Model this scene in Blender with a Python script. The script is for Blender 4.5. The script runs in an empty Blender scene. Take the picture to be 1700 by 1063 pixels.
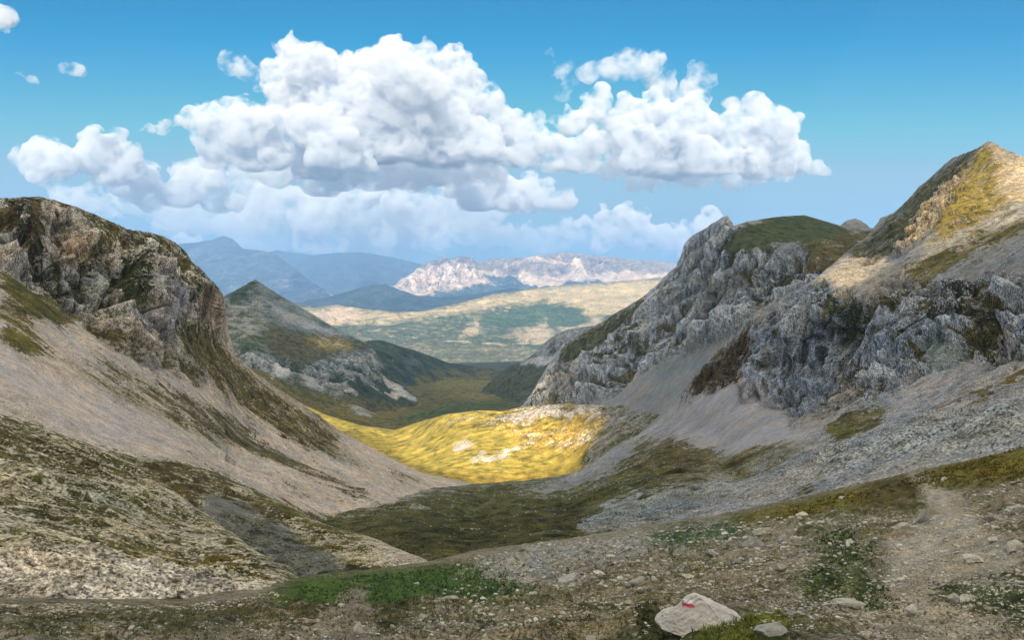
import bpy, math, random
import numpy as np
from mathutils import Vector
R = math.radians
Q = 1.0                      # mesh density
# ------------------------------------------------------------------ camera, light, exposure
F, HZ, CX = 1334.0, 470.0, 850.0          # focal length and horizon row of the 1700 px wide photograph
C = bpy.context.scene.collection
sc = bpy.context.scene
cam_d = bpy.data.cameras.new('camera'); cam = bpy.data.objects.new('camera', cam_d); C.objects.link(cam)
cam_d.lens = 36 * F / 1700; cam_d.sensor_width = 36
cam_d.shift_y = -(531.5 - HZ) / 1700
cam_d.clip_start = 0.1; cam_d.clip_end = 400000
cam.location = (0, 0, 0); cam.rotation_euler = (R(90), 0, 0)
sc.camera = cam
SUN_EL, SUN_AZ = R(20), R(178.5)            # azimuth clockwise from +Y
SUND = np.array([math.sin(SUN_AZ) * math.cos(SUN_EL), math.cos(SUN_AZ) * math.cos(SUN_EL), math.sin(SUN_EL)])
w = bpy.data.worlds.new('World'); sc.world = w; w.use_nodes = True
nt = w.node_tree; bg = nt.nodes['Background']
sky = nt.nodes.new('ShaderNodeTexSky'); sky.sky_type = 'NISHITA'; sky.sun_disc = False
sky.sun_elevation = SUN_EL; sky.sun_rotation = SUN_AZ; sky.altitude = 2000
sky.air_density = 1.0; sky.dust_density = 0.6; sky.ozone_density = 1.2
def wn(typ, **kw):
    n = nt.nodes.new(typ)
    for k, v in kw.items(): setattr(n, k, v)
    return n
# clear blue air, deepened; out-of-view white cloud added overhead and behind to whiten the fill light
hs = wn('ShaderNodeHueSaturation'); hs.inputs['Hue'].default_value = 0.466; hs.inputs['Saturation'].default_value = 1.15
nt.links.new(sky.outputs[0], hs.inputs['Color'])
k1 = wn('ShaderNodeVectorMath', operation='MULTIPLY_ADD'); k1.inputs[1].default_value = (.62, .525, .48); k1.inputs[2].default_value = (-.92, -.76, -.16); nt.links.new(hs.outputs[0], k1.inputs[0])
k3 = wn('ShaderNodeVectorMath', operation='MAXIMUM'); k3.inputs[1].default_value = (.03, .5, 1.0); nt.links.new(k1.outputs[0], k3.inputs[0])
k2 = wn('ShaderNodeVectorMath', operation='MINIMUM'); k2.inputs[1].default_value = (1.3, 2.15, 2.6); nt.links.new(k3.outputs[0], k2.inputs[0])
wtc = wn('ShaderNodeTexCoord'); wsp = wn('ShaderNodeSeparateXYZ'); nt.links.new(wtc.outputs['Generated'], wsp.inputs[0])
def wm(op, a, b=None, c=False):
    n = wn('ShaderNodeMath', operation=op, use_clamp=c)
    for i, v in enumerate((a, b)):
        if v is None: continue
        if isinstance(v, (int, float)): n.inputs[i].default_value = v
        else: nt.links.new(v, n.inputs[i])
    return n.outputs[0]
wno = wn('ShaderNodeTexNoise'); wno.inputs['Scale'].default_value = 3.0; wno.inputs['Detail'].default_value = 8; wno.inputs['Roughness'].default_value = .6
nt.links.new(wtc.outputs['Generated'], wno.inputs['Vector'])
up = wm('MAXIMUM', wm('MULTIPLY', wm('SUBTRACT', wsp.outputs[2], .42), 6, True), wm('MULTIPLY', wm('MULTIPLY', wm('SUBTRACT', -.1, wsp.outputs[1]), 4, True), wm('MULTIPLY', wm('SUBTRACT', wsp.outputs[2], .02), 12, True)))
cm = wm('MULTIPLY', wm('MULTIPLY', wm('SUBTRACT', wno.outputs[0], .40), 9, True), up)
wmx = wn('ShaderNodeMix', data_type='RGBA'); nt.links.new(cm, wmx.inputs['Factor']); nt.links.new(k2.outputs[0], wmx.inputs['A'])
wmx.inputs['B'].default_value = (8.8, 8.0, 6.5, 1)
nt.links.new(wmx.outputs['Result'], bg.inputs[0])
bg.inputs[1].default_value = 0.15
sl = bpy.data.lights.new('sun', 'SUN'); sun = bpy.data.objects.new('sun', sl); C.objects.link(sun)
sl.energy = 4.8; sl.angle = R(0.5); sl.color = (1.0, 0.86, 0.66)
sun.rotation_euler = Vector(SUND).to_track_quat('Z', 'Y').to_euler()
sc.view_settings.view_transform = 'Standard'; sc.view_settings.look = 'None'
sc.view_settings.exposure = 0.82; sc.view_settings.gamma = 1
sc.cycles.use_denoising = True; sc.cycles.denoiser = 'OPENIMAGEDENOISE'; sc.cycles.denoising_input_passes = 'RGB_ALBEDO_NORMAL'; sc.cycles.denoising_prefilter = 'ACCURATE'
sc.cycles.volume_step_rate = 0.3; sc.cycles.volume_max_steps = 256
sc.cycles.max_bounces = 24; sc.cycles.diffuse_bounces = 3; sc.cycles.volume_bounces = 20
sc.cycles.transparent_max_bounces = 12; sc.cycles.use_adaptive_sampling = True; sc.cycles.adaptive_threshold = 0.008

# ------------------------------------------------------------------ noise
_rng = np.random.default_rng(7)
_LAT = _rng.random((64, 64, 64), dtype=np.float32) * 2 - 1
_LAT = _LAT.ravel()
def _rot(seed):
    g = np.random.default_rng(seed); q, _ = np.linalg.qr(g.normal(size=(3, 3))); return q.astype(np.float32)
def noise(P, seed=0):
    """smooth value noise, P (n,3) float -> (n,) about -1..1"""
    P = (P @ _rot(seed).T).astype(np.float64) + seed * 3.7
    fl = np.floor(P); f = (P - fl).astype(np.float32); i = fl.astype(np.int64) & 63
    f = f * f * (3 - 2 * f)
    x0, y0, z0 = i[:, 0] << 12, i[:, 1] << 6, i[:, 2]
    x1, y1, z1 = ((i[:, 0] + 1) & 63) << 12, ((i[:, 1] + 1) & 63) << 6, (i[:, 2] + 1) & 63
    fx, fy, fz = f[:, 0], f[:, 1], f[:, 2]
    def L(a, b, t): return a + (b - a) * t
    g = _LAT
    return L(L(L(g[x0 + y0 + z0], g[x1 + y0 + z0], fx), L(g[x0 + y1 + z0], g[x1 + y1 + z0], fx), fy),
             L(L(g[x0 + y0 + z1], g[x1 + y0 + z1], fx), L(g[x0 + y1 + z1], g[x1 + y1 + z1], fx), fy), fz)
def fbm(P, lam, n, seed=0, gain=0.5):
    s = np.zeros(len(P), np.float32); a = 1.0; t = 0
    for k in range(n):
        s += a * noise(P / lam, seed + k); t += a; a *= gain; lam *= 0.5
    return s / t
def smooth(a, b, x):
    t = np.clip((x - a) / (b - a), 0, 1); return t * t * (3 - 2 * t)
def interp(line, px):
    l = np.array(line, float); return np.interp(px, l[:, 0], l[:, 1])
def tps(pts, qx, qy):
    p = np.array(pts, float); X = p[:, :2] / 100.; v = np.log(p[:, 2]); n = len(p)
    def U(r2): return 0.5 * r2 * np.log(r2 + 1e-9)
    D = ((X[:, None] - X[None]) ** 2).sum(-1)
    A = np.zeros((n + 3, n + 3)); A[:n, :n] = U(D) + np.eye(n) * 0.02; A[:n, n] = 1; A[:n, n + 1:] = X
    A[n:, :n] = A[:n, n:].T
    c = np.linalg.solve(A, np.concatenate([v, [0, 0, 0]]))
    q = np.stack([qx.ravel(), qy.ravel()], 1) / 100.
    out = c[n] + q @ c[n + 1:]
    for k in range(n): out += c[k] * U(((q - X[k]) ** 2).sum(1))
    return np.exp(out).reshape(qx.shape)
def unp(px, py, d):
    return np.stack([(px - CX) / F * d, d, (HZ - py) / F * d], -1)
def polydist(poly, x, y):
    """signed distance in px to polygon (negative inside)"""
    p = np.array(poly, float); n = len(p); d = np.full(x.shape, 1e9); ins = np.zeros(x.shape, bool)
    for i in range(n):
        ax, ay = p[i]; bx, by = p[(i + 1) % n]
        ex, ey = bx - ax, by - ay; wx, wy = x - ax, y - ay
        t = np.clip((wx * ex + wy * ey) / (ex * ex + ey * ey + 1e-9), 0, 1)
        d = np.minimum(d, (wx - ex * t) ** 2 + (wy - ey * t) ** 2)
        c = ((ay > y) != (by > y)) & (x < (bx - ax) * (y - ay) / (by - ay + 1e-12) + ax)
        ins ^= c
    d = np.sqrt(d); return np.where(ins, -d, d)

# ------------------------------------------------------------------ materials
def M(name):
    m = bpy.data.materials.new(name); m.use_nodes = True; return m, m.node_tree, m.node_tree.nodes['Principled BSDF']
def N(t, typ, **kw):
    n = t.nodes.new(typ)
    for k, v in kw.items(): setattr(n, k, v)
    return n
def math_(t, op, a, b=None, clamp=False):
    n = N(t, 'ShaderNodeMath', operation=op, use_clamp=clamp)
    for i, v in enumerate((a, b)):
        if v is None: continue
        if isinstance(v, (int, float)): n.inputs[i].default_value = v
        else: t.links.new(v, n.inputs[i])
    return n.outputs[0]
def vmul(t, c, f):
    n = N(t, 'ShaderNodeVectorMath', operation='SCALE'); t.links.new(c, n.inputs[0])
    if isinstance(f, (int, float)): n.inputs['Scale'].default_value = f
    else: t.links.new(f, n.inputs['Scale'])
    return n.outputs[0]
def terrain_material(name, grain, bump=0.6, contrast=0.5, streak=None):
    """ground cover: stones and plants mixed by the mesh's cover attribute, broken up by noise of 'grain' metres"""
    m, t, b = M(name)
    st, vg, wt = (N(t, 'ShaderNodeAttribute', attribute_name=a) for a in ('stone', 'plants', 'cover'))
    sep = N(t, 'ShaderNodeSeparateColor'); t.links.new(wt.outputs['Color'], sep.inputs[0])
    tc = N(t, 'ShaderNodeTexCoord')
    vec = tc.outputs['Object']
    def nz(scale, detail, rough=0.6, v=vec):
        n = N(t, 'ShaderNodeTexNoise'); n.inputs['Scale'].default_value = scale; n.inputs['Detail'].default_value = detail
        n.inputs['Roughness'].default_value = rough; t.links.new(v, n.inputs['Vector']); return n.outputs['Fac']
    vs = vec
    if streak:
        mp = N(t, 'ShaderNodeMapping'); mp.inputs['Rotation'].default_value = streak[0]; mp.inputs['Scale'].default_value = streak[1]
        t.links.new(vec, mp.inputs['Vector']); vs = mp.outputs[0]
    a = nz(1 / grain, 6, 0.68); c = nz(1 / (grain * 9), 5, 0.6, vs)
    s = math_(t, 'ADD', math_(t, 'MULTIPLY', a, 0.62), math_(t, 'MULTIPLY', c, 0.38))
    s = math_(t, 'ADD', math_(t, 'MULTIPLY', math_(t, 'SUBTRACT', s, 0.5), 3.2), 0.5)      # spread to 0..1
    d = math_(t, 'SUBTRACT', sep.outputs[0], s)
    mask = math_(t, 'ADD', math_(t, 'MULTIPLY', d, 4.0), 0.5, True)
    fine = nz(3.3 / grain, 4, 0.7, vs); big = nz(1 / (grain * 30), 4)
    v1 = math_(t, 'ADD', math_(t, 'MULTIPLY', math_(t, 'MULTIPLY', math_(t, 'SUBTRACT', fine, 0.5), sep.outputs[2]), 18.0 * contrast), 1.0)
    v2 = math_(t, 'ADD', math_(t, 'MULTIPLY', math_(t, 'SUBTRACT', big, 0.5), 1.6 * contrast), 1.0)
    v3 = math_(t, 'ADD', math_(t, 'MULTIPLY', math_(t, 'MULTIPLY', math_(t, 'SUBTRACT', nz(1 / (grain * 2.4), 3, 0.6, vs), 0.5), sep.outputs[2]), 7.5 * contrast), 1.0)
    var = math_(t, 'MINIMUM', math_(t, 'MAXIMUM', math_(t, 'MULTIPLY', math_(t, 'MULTIPLY', v1, v2), v3), 0.2), 2.3)
    mix = N(t, 'ShaderNodeMix', data_type='RGBA'); t.links.new(mask, mix.inputs['Factor'])
    pm = N(t, 'ShaderNodeMix', data_type='RGBA', blend_type='MULTIPLY'); pm.inputs['Factor'].default_value = 1
    rp = N(t, 'ShaderNodeValToRGB'); e = rp.color_ramp.elements
    e[0].position = .36; e[0].color = (.42, .5, .55, 1); e[1].position = .64; e[1].color = (1.5, 1.42, 1.25, 1)
    x = e.new(.5); x.color = (1, 1, 1, 1)
    t.links.new(nz(1 / (grain * 5), 5, 0.65, vs), rp.inputs[0])
    t.links.new(vg.outputs['Color'], pm.inputs['A']); t.links.new(rp.outputs[0], pm.inputs['B'])
    sm = N(t, 'ShaderNodeMix', data_type='RGBA', blend_type='MULTIPLY'); sm.inputs['Factor'].default_value = 1
    r2 = N(t, 'ShaderNodeValToRGB'); e = r2.color_ramp.elements
    e[0].position = .38; e[0].color = (.86, .90, .95, 1); e[1].position = .62; e[1].color = (1.08, 1.0, .90, 1)
    t.links.new(nz(1 / (grain * 14), 4, 0.6), r2.inputs[0])
    t.links.new(st.outputs['Color'], sm.inputs['A']); t.links.new(r2.outputs[0], sm.inputs['B'])
    t.links.new(sm.outputs['Result'], mix.inputs['A']); t.links.new(pm.outputs['Result'], mix.inputs['B'])
    col = vmul(t, mix.outputs['Result'], var)
    t.links.new(col, b.inputs['Base Color'])
    b.inputs['Roughness'].default_value = 0.95; b.inputs['Specular IOR Level'].default_value = 0.1
    bp = N(t, 'ShaderNodeBump'); bp.inputs['Strength'].default_value = bump; bp.inputs['Distance'].default_value = grain * 0.5
    hsum = math_(t, 'ADD', a, math_(t, 'MULTIPLY', fine, 0.4))
    t.links.new(hsum, bp.inputs['Height']); t.links.new(bp.outputs[0], b.inputs['Normal'])
    return m

# ------------------------------------------------------------------ mesh helpers
def mesh_grid(name, P, mat, attrs, kind='structure'):
    nv, nu = P.shape[:2]
    me = bpy.data.meshes.new(name)
    idx = np.arange(nv * nu).reshape(nv, nu)
    q = np.stack([idx[:-1, :-1], idx[:-1, 1:], idx[1:, 1:], idx[1:, :-1]], -1).reshape(-1, 4)
    me.vertices.add(nv * nu); me.vertices.foreach_set('co', P.astype(np.float32).ravel())
    me.loops.add(q.size); me.loops.foreach_set('vertex_index', q.ravel().astype(np.int32))
    me.polygons.add(len(q)); me.polygons.foreach_set('loop_start', np.arange(0, q.size, 4, dtype=np.int32))
    me.polygons.foreach_set('use_smooth', np.ones(len(q), bool))
    me.update()
    for k, v in attrs.items():
        a = me.attributes.new(k, 'FLOAT_COLOR', 'POINT')
        c = np.ones((nv * nu, 4), np.float32); c[:, :3] = v.reshape(-1, 3); a.data.foreach_set('color', c.ravel())
    me.materials.append(mat)
    o = bpy.data.objects.new(name, me); C.objects.link(o); o['kind'] = kind
    return o
def stretch(P, d, s):
    d = np.array(d, float); d /= np.linalg.norm(d)
    return P - (P @ d)[:, None] * d * (1 - 1 / s)

class Sheet:
    def __init__(S, name, T, B, depth, u, stone, plants, cover, paint=(), nu=500, nv=400, lam0=100, rough=0.12,
                 cliff_dir=(0, 0, 1), soil_dir=None, mat=None, back=0.35, backslope=0.7, noct=9, warp=10, seed=1, cliff_amp=0.5, rowpow=1.0, clam=None, streak=.12):
        nu = int(nu * Q); nv = int(nv * Q)
        px = np.linspace(u[0], u[1], nu); t = np.linspace(0, 1, nv) ** rowpow
        Tp, Bp = interp(T, px), interp(B, px)
        PX = np.repeat(px[None], nv, 0); PY = Bp[None] + (Tp - Bp)[None] * t[:, None]
        nx_, ny_ = 110, 130
        y0, y1 = min(Tp.min(), Bp.min()) - 2, max(Tp.max(), Bp.max()) + 2
        gx, gy = np.meshgrid(np.linspace(u[0], u[1], nx_), np.linspace(y0, y1, ny_))
        D0 = np.log(tps(depth, gx, gy))
        # the distance never grows back towards the bottom of the picture
        fi = (PX - u[0]) / (u[1] - u[0]) * (nx_ - 1); i0 = np.clip(fi.astype(int), 0, nx_ - 2); fx = fi - i0
        fj = (PY - y0) / (y1 - y0) * (ny_ - 1); j0 = np.clip(fj.astype(int), 0, ny_ - 2); fy = fj - j0
        D = np.exp((D0[j0, i0] * (1 - fx) + D0[j0, i0 + 1] * fx) * (1 - fy) + (D0[j0 + 1, i0] * (1 - fx) + D0[j0 + 1, i0 + 1] * fx) * fy)
        Ec = np.full(gx.shape, 1e9)
        for (ax, ay), (bx_, by_) in zip(T[:-1], T[1:]):
            ex, ey = bx_ - ax, by_ - ay; tt = np.clip(((gx - ax) * ex + (gy - ay) * ey) / (ex * ex + ey * ey + 1e-9), 0, 1)
            Ec = np.minimum(Ec, np.hypot(gx - ax - ex * tt, gy - ay - ey * tt))
        EDGE = (Ec[j0, i0] * (1 - fx) + Ec[j0, i0 + 1] * fx) * (1 - fy) + (Ec[j0 + 1, i0] * (1 - fx) + Ec[j0 + 1, i0 + 1] * fx) * fy
        P = unp(PX, PY, D)
        nb = max(10, int(nv * 0.08)); k = np.linspace(0, 1, nb + 1)[1:, None] ** 1.5
        dT = D[-1][None]; zT = P[-1, :, 2][None]
        db = dT * (1 + back * k); zb = zT - backslope * dT * back * k * (0.35 + 0.65 * k)
        Pb = np.stack([(PX[-1] - CX)[None] / F * db, db, zb], -1)
        P = np.concatenate([P, Pb]); PX = np.concatenate([PX, np.repeat(PX[-1:], nb, 0)]); PY = np.concatenate([PY, np.repeat(PY[-1:], nb, 0)])
        nv = P.shape[0]; Pf = P.reshape(-1, 3); x = PX.ravel(); y = PY.ravel()
        # ground cover, laid out region by region
        pxm = Pf[:, 1] / F                                       # metres per photo pixel
        Pn = Pf / pxm[:, None]                                   # not used for patterns; see warp below
        lamw = float(np.median(Pf[:, 1])) * 0.03
        wx = fbm(Pf, lamw, 6, 31 + seed, 0.7) * warp * 2.2; wy = fbm(Pf, lamw, 6, 47 + seed, 0.7) * warp * 2.2
        ST = np.repeat(np.array(stone, float)[None], len(x), 0); PL = np.repeat(np.array(plants, float)[None], len(x), 0)
        CV = np.full(len(x), float(cover)); CL = np.zeros(len(x)); RG = np.ones(len(x)); SP = np.zeros(len(x))
        xs, ys = x + wx, y + wy
        for pr in paint:
            poly = np.array(pr[0], float); fe = pr[1] * 1.5; pa = pr[2]; st_ = pa.get('k', 1.0)
            m = (xs > poly[:, 0].min() - fe) & (xs < poly[:, 0].max() + fe) & (ys > poly[:, 1].min() - fe) & (ys < poly[:, 1].max() + fe)
            if not m.any(): continue
            wgt = np.zeros(len(x)); wgt[m] = smooth(fe, -fe, polydist(poly, xs[m], ys[m])) * st_
            if 's' in pa: ST += (np.array(pa['s']) - ST) * wgt[:, None]
            if 'p' in pa: PL += (np.array(pa['p']) - PL) * wgt[:, None]
            if 'c' in pa: CV += (pa['c'] - CV) * wgt
            if 'cl' in pa: CL += (pa['cl'] - CL) * wgt
            if 'r' in pa: RG += (pa['r'] - RG) * wgt
        # relief: octaves of constant steepness down to the grid spacing
        du = np.linalg.norm(np.diff(P, axis=1, append=P[:, -2:-1]), axis=-1); dv = np.linalg.norm(np.diff(P, axis=0, append=P[-2:-1]), axis=-1)
        du = P[..., 1] / F * 1.15 * (u[1] - u[0]) / nu; fp = np.maximum(du, np.minimum(dv, 2.5 * du)).ravel()
        gu = np.gradient(P, axis=1); gv = np.gradient(P, axis=0); nr = np.cross(gu, gv); nr /= np.linalg.norm(nr, axis=-1, keepdims=True) + 1e-9
        sgn = 1.0 if np.median(nr[:-nb, :, 2] * 0.3 - (nr * (P / (np.linalg.norm(P, axis=-1, keepdims=True) + 1e-9))).sum(-1)[:-nb]) > 0 else -1.0
        nr = (nr * sgn).reshape(-1, 3)
        disp = np.zeros(len(x)); lam = lam0; crag = np.zeros(len(x))
        Pc = stretch(Pf, cliff_dir, 5.0); Ps = stretch(Pf, soil_dir, 3.5) if soil_dir else Pf
        clam = clam or lam0 * .2
        edge = np.concatenate([EDGE, np.zeros((nb, nu))]).ravel()
        for o in range(noct + 2):
            if lam < fp.min() * 1.3: break
            wt = np.clip(lam / (fp * 2.2) - 0.6, 0, 1)
            wt = wt * np.clip(edge * pxm * 1.0 / lam + .10 - .07 * CL, 0, 1)      # large swells die out at the skyline
            act = wt > 0
            n1 = np.zeros(len(x)); n1[act] = noise(Ps[act] / lam, seed * 13 + o)
            small = lam < 9 * fp
            n1 = np.where(small, np.maximum(n1 - .05, -.15) * 3.6, n1)
            disp += wt * lam * rough * RG * (1 - CL) * n1 * (.35, .6, .8, 1.)[min(o, 3)]
            ca = act & (CL > 0.02)
            if ca.any():
                q = Pc[ca] / lam
                r = np.zeros(len(x)); r[ca] = 1 - 2.6 * np.abs(noise(q, seed * 17 + 40 + o)) ** .8
                big = min(1.0, (clam / lam) ** 1.2) * (1.6 if lam > clam * .3 else .8 if lam > clam * .1 else .5)
                disp += wt * lam * cliff_amp * 0.42 * CL * r * big
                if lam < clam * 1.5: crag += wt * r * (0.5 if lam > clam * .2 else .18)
            lam *= 0.5
        if CL.max() > .05:                                        # blocks, ledges and open joints in the rock
            ca = CL > .02; Pb = stretch(Pf, cliff_dir, 2.4)
            for lc, am, sd in ((clam * 3.2, .20, 800), (clam * 1.7, .24, 801), (clam * .8, .22, 802), (clam * .33, .2, 803)):
                wt = np.clip(lc / (fp[ca] * 2.5) - .8, 0, 1) * np.clip(edge[ca] * pxm[ca] / lc + .06, 0, 1)
                n_ = noise(Pb[ca] / lc, sd + seed) * 4; fr = n_ - np.floor(n_); st2 = (np.floor(n_) + smooth(.72, 1, fr)) / 4
                disp[ca] += wt * st2 * lc * am * 3 * cliff_amp * CL[ca]
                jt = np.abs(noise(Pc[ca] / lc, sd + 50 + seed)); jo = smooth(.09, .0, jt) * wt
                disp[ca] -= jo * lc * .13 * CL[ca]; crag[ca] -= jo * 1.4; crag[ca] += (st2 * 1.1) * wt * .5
        S.P0 = P
        Pd = Pf + nr * disp[:, None]
        cvn = CV + 0.10 * fbm(Pf, lamw * 2, 3, 90 + seed) + 3.4 * streak * fbm(stretch(Pf, soil_dir or (1, 0, 0), 6), lamw * .5, 6, 190 + seed, .8)
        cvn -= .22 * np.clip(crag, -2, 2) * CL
        ST *= (1 + 0.36 * np.clip(crag, -2, 1.5) * CL)[:, None]  # ribs lightened, clefts darkened: recess shade and crack stain in the colour
        ST *= (1 + 0.22 * fbm(stretch(Pf, soil_dir or (1, 0, 0), 5), lamw * .4, 5, 290 + seed, .75))[:, None]
        ST *= (1 + 0.10 * fbm(Pf, lamw * 3, 3, 77 + seed))[:, None]
        S.P = Pd.reshape(P.shape); S.PX, S.PY, S.nb = PX, PY, nb
        S.u = u; S.T = T; S.B = B; S.nu = nu; S.nv0 = nv - nb; S.rowpow = rowpow
        S.nr = nr.reshape(P.shape)
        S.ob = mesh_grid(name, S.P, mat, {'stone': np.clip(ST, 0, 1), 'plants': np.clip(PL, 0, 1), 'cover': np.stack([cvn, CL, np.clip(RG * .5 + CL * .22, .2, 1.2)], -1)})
    def at(S, px, py):
        i = int(np.clip((px - S.u[0]) / (S.u[1] - S.u[0]) * (S.nu - 1), 0, S.nu - 1))
        Tp, Bp = interp(S.T, px), interp(S.B, px)
        t = np.clip((py - Bp) / (Tp - Bp), 0, 1) ** (1 / S.rowpow)
        j = int(np.clip(t * (S.nv0 - 1), 0, S.nv0 - 1))
        return Vector(S.P[j, i]), Vector(S.nr[j, i])

# colours (base colours, unlit)
SCREE_L = (.42, .375, .335); SCREE_R = (.24, .25, .265); ROCK_L = (.40, .38, .345); ROCK_R = (.15, .17, .195)
PALE = (.46, .41, .32); GRASS = (.085, .075, .028); OLIVE = (.115, .095, .03); GREEN = (.045, .085, .028); BROWN = (.085, .06, .03)
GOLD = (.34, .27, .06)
# ------------------------------------------------------------------ terrain, nearest first
mat_near = terrain_material('stony_meadow', 0.11, 0.7, 0.55)
mat_bank = terrain_material('stony_bank', 0.55, 0.8, 0.6, ((0, 0, 0), (1, 1, 1)))
mat_left = terrain_material('left_slope', 1.5, 0.7, 0.42, ((0, 0, 0), (1, 1, .35)))
mat_right = terrain_material('right_slope', 1.6, 0.8, 0.5, ((0, 0, 0), (1, 1, .33)))
mat_wall = terrain_material('cliff_wall', 2.2, 0.8, 0.5, ((0, R(-28), 0), (1, 1, .25)))
mat_mid = terrain_material('mid_slope', 3.0, 0.7, 0.5)
mat_far = terrain_material('far_slope', 9.0, 0.7, 0.5)
mat_horizon = terrain_material('distant_range', 60.0, 0.7, 0.5)

s_ground = Sheet('ground', 
  T=[(-500, 985), (0, 995), (300, 1000), (450, 978), (500, 962), (600, 953), (700, 938), (800, 915), (900, 904), (1000, 888), (1100, 870), (1200, 853), (1300, 832), (1400, 810), (1500, 787), (1540, 779), (1600, 768), (1700, 744), (1900, 690), (2200, 620), (2500, 560)],
  B=[(-500, 1700), (2500, 1700)],
  depth=[(850, 1700, 1.5), (0, 1700, 1.5), (1700, 1700, 1.5), (850, 1200, 4), (0, 1200, 4), (1700, 1200, 3.6), (850, 1063, 7), (850, 1020, 11), (850, 980, 20), (850, 940, 40), (850, 912, 58),
         (0, 1063, 7), (0, 1020, 13), (0, 1000, 19), (300, 1005, 21), (300, 1063, 7), (460, 985, 26), (500, 965, 33), (600, 955, 40), (700, 940, 48), (1000, 890, 58), (1200, 855, 58), (1400, 812, 55),
         (1540, 785, 50), (1700, 745, 46), (1900, 700, 44), (1400, 900, 22), (1600, 860, 25), (1700, 900, 16), (1700, 1000, 8), (1200, 950, 19), (1400, 1000, 10), (1155, 1040, 8), (600, 1000, 18), (600, 1040, 9.5), (-500, 1063, 7), (-500, 1000, 16), (2200, 800, 25), (2200, 1000, 8), (2200, 640, 44), (2450, 580, 44), (2450, 1000, 8), (2450, 1650, 1.6), (-500, 1650, 1.6)],
  u=(-500, 2450), stone=(0.223, 0.194, 0.155), plants=(.085, .085, .038), cover=.44, soil_dir=None,
  paint=[
    ([(-300, 1010), (250, 1012), (480, 1000), (700, 1000), (700, 1032), (300, 1045), (-300, 1040)], 14, dict(c=.72, p=(.06, .055, .022))),
    ([(455, 990), (500, 962), (600, 955), (760, 945), (860, 960), (900, 990), (760, 1010), (600, 1010), (470, 1005)], 14, dict(c=1.0, p=(.05, .085, .018))),
    ([(620, 960), (760, 945), (860, 965), (880, 985), (740, 1000), (625, 1012), (600, 1000)], 12, dict(c=.95, p=(.05, .088, .026))),
    ([(555, 1000), (590, 975), (625, 975), (605, 1005), (640, 1063), (520, 1063)], 12, dict(c=.2, s=(0.158, 0.144, 0.118))),
    ([(760, 955), (900, 908), (1050, 888), (1200, 862), (1200, 900), (1000, 940), (850, 975)], 16, dict(c=.22, s=(0.245, 0.245, 0.229), r=1.6)),
    ([(850, 990), (1100, 960), (1250, 940), (1250, 990), (1080, 1063), (800, 1063)], 25, dict(c=.45, s=(0.238, 0.202, 0.141))),
    ([(1200, 862), (1300, 838), (1400, 815), (1540, 782), (1700, 742), (1900, 700), (1900, 775), (1700, 800), (1560, 812), (1460, 842), (1330, 862), (1230, 866)], 9, dict(c=.93, p=(.12, .10, .018))),
    ([(1440, 800), (1540, 785), (1560, 830), (1500, 848), (1420, 850)], 10, dict(c=.85, p=(.07, .06, .022))),
    ([(1070, 880), (1150, 868), (1230, 862), (1240, 900), (1130, 920), (1080, 905)], 14, dict(c=.7, p=(.05, .085, .04))),
    ([(1350, 885), (1400, 872), (1455, 905), (1440, 950), (1490, 985), (1460, 1012), (1400, 990), (1365, 1015), (1330, 980), (1370, 930)], 30, dict(c=.68, p=(.06, .085, .03))),
    ([(1510, 790), (1530, 788), (1570, 820), (1620, 860), (1640, 900), (1700, 940), (1640, 1063), (1500, 1063), (1470, 960), (1480, 900), (1560, 870), (1540, 830)], 13, dict(c=.02, s=(.31, .285, .235), r=.8)),
    ([(1500, 950), (1640, 930), (1680, 1063), (1400, 1063)], 30, dict(c=.28, s=(.28, .245, .185), k=.8)),
    ([(1560, 970), (1700, 950), (1760, 1010), (1620, 1020)], 16, dict(c=.8, p=(.06, .07, .025))),
    ([(1200, 1030), (1290, 1035), (1300, 1080), (1100, 1080), (1120, 1045)], 10, dict(c=1.0, p=(.12, .13, .02))),
    ([(1060, 1030), (1110, 1035), (1200, 1050), (1180, 1063), (1060, 1060)], 10, dict(c=1.0, p=(.04, .045, .018))),
  ],
  nu=1750, nv=1000, lam0=14, rough=.10, noct=12, warp=9, seed=1, mat=mat_near, back=.5, backslope=.75, rowpow=1.0)

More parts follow.
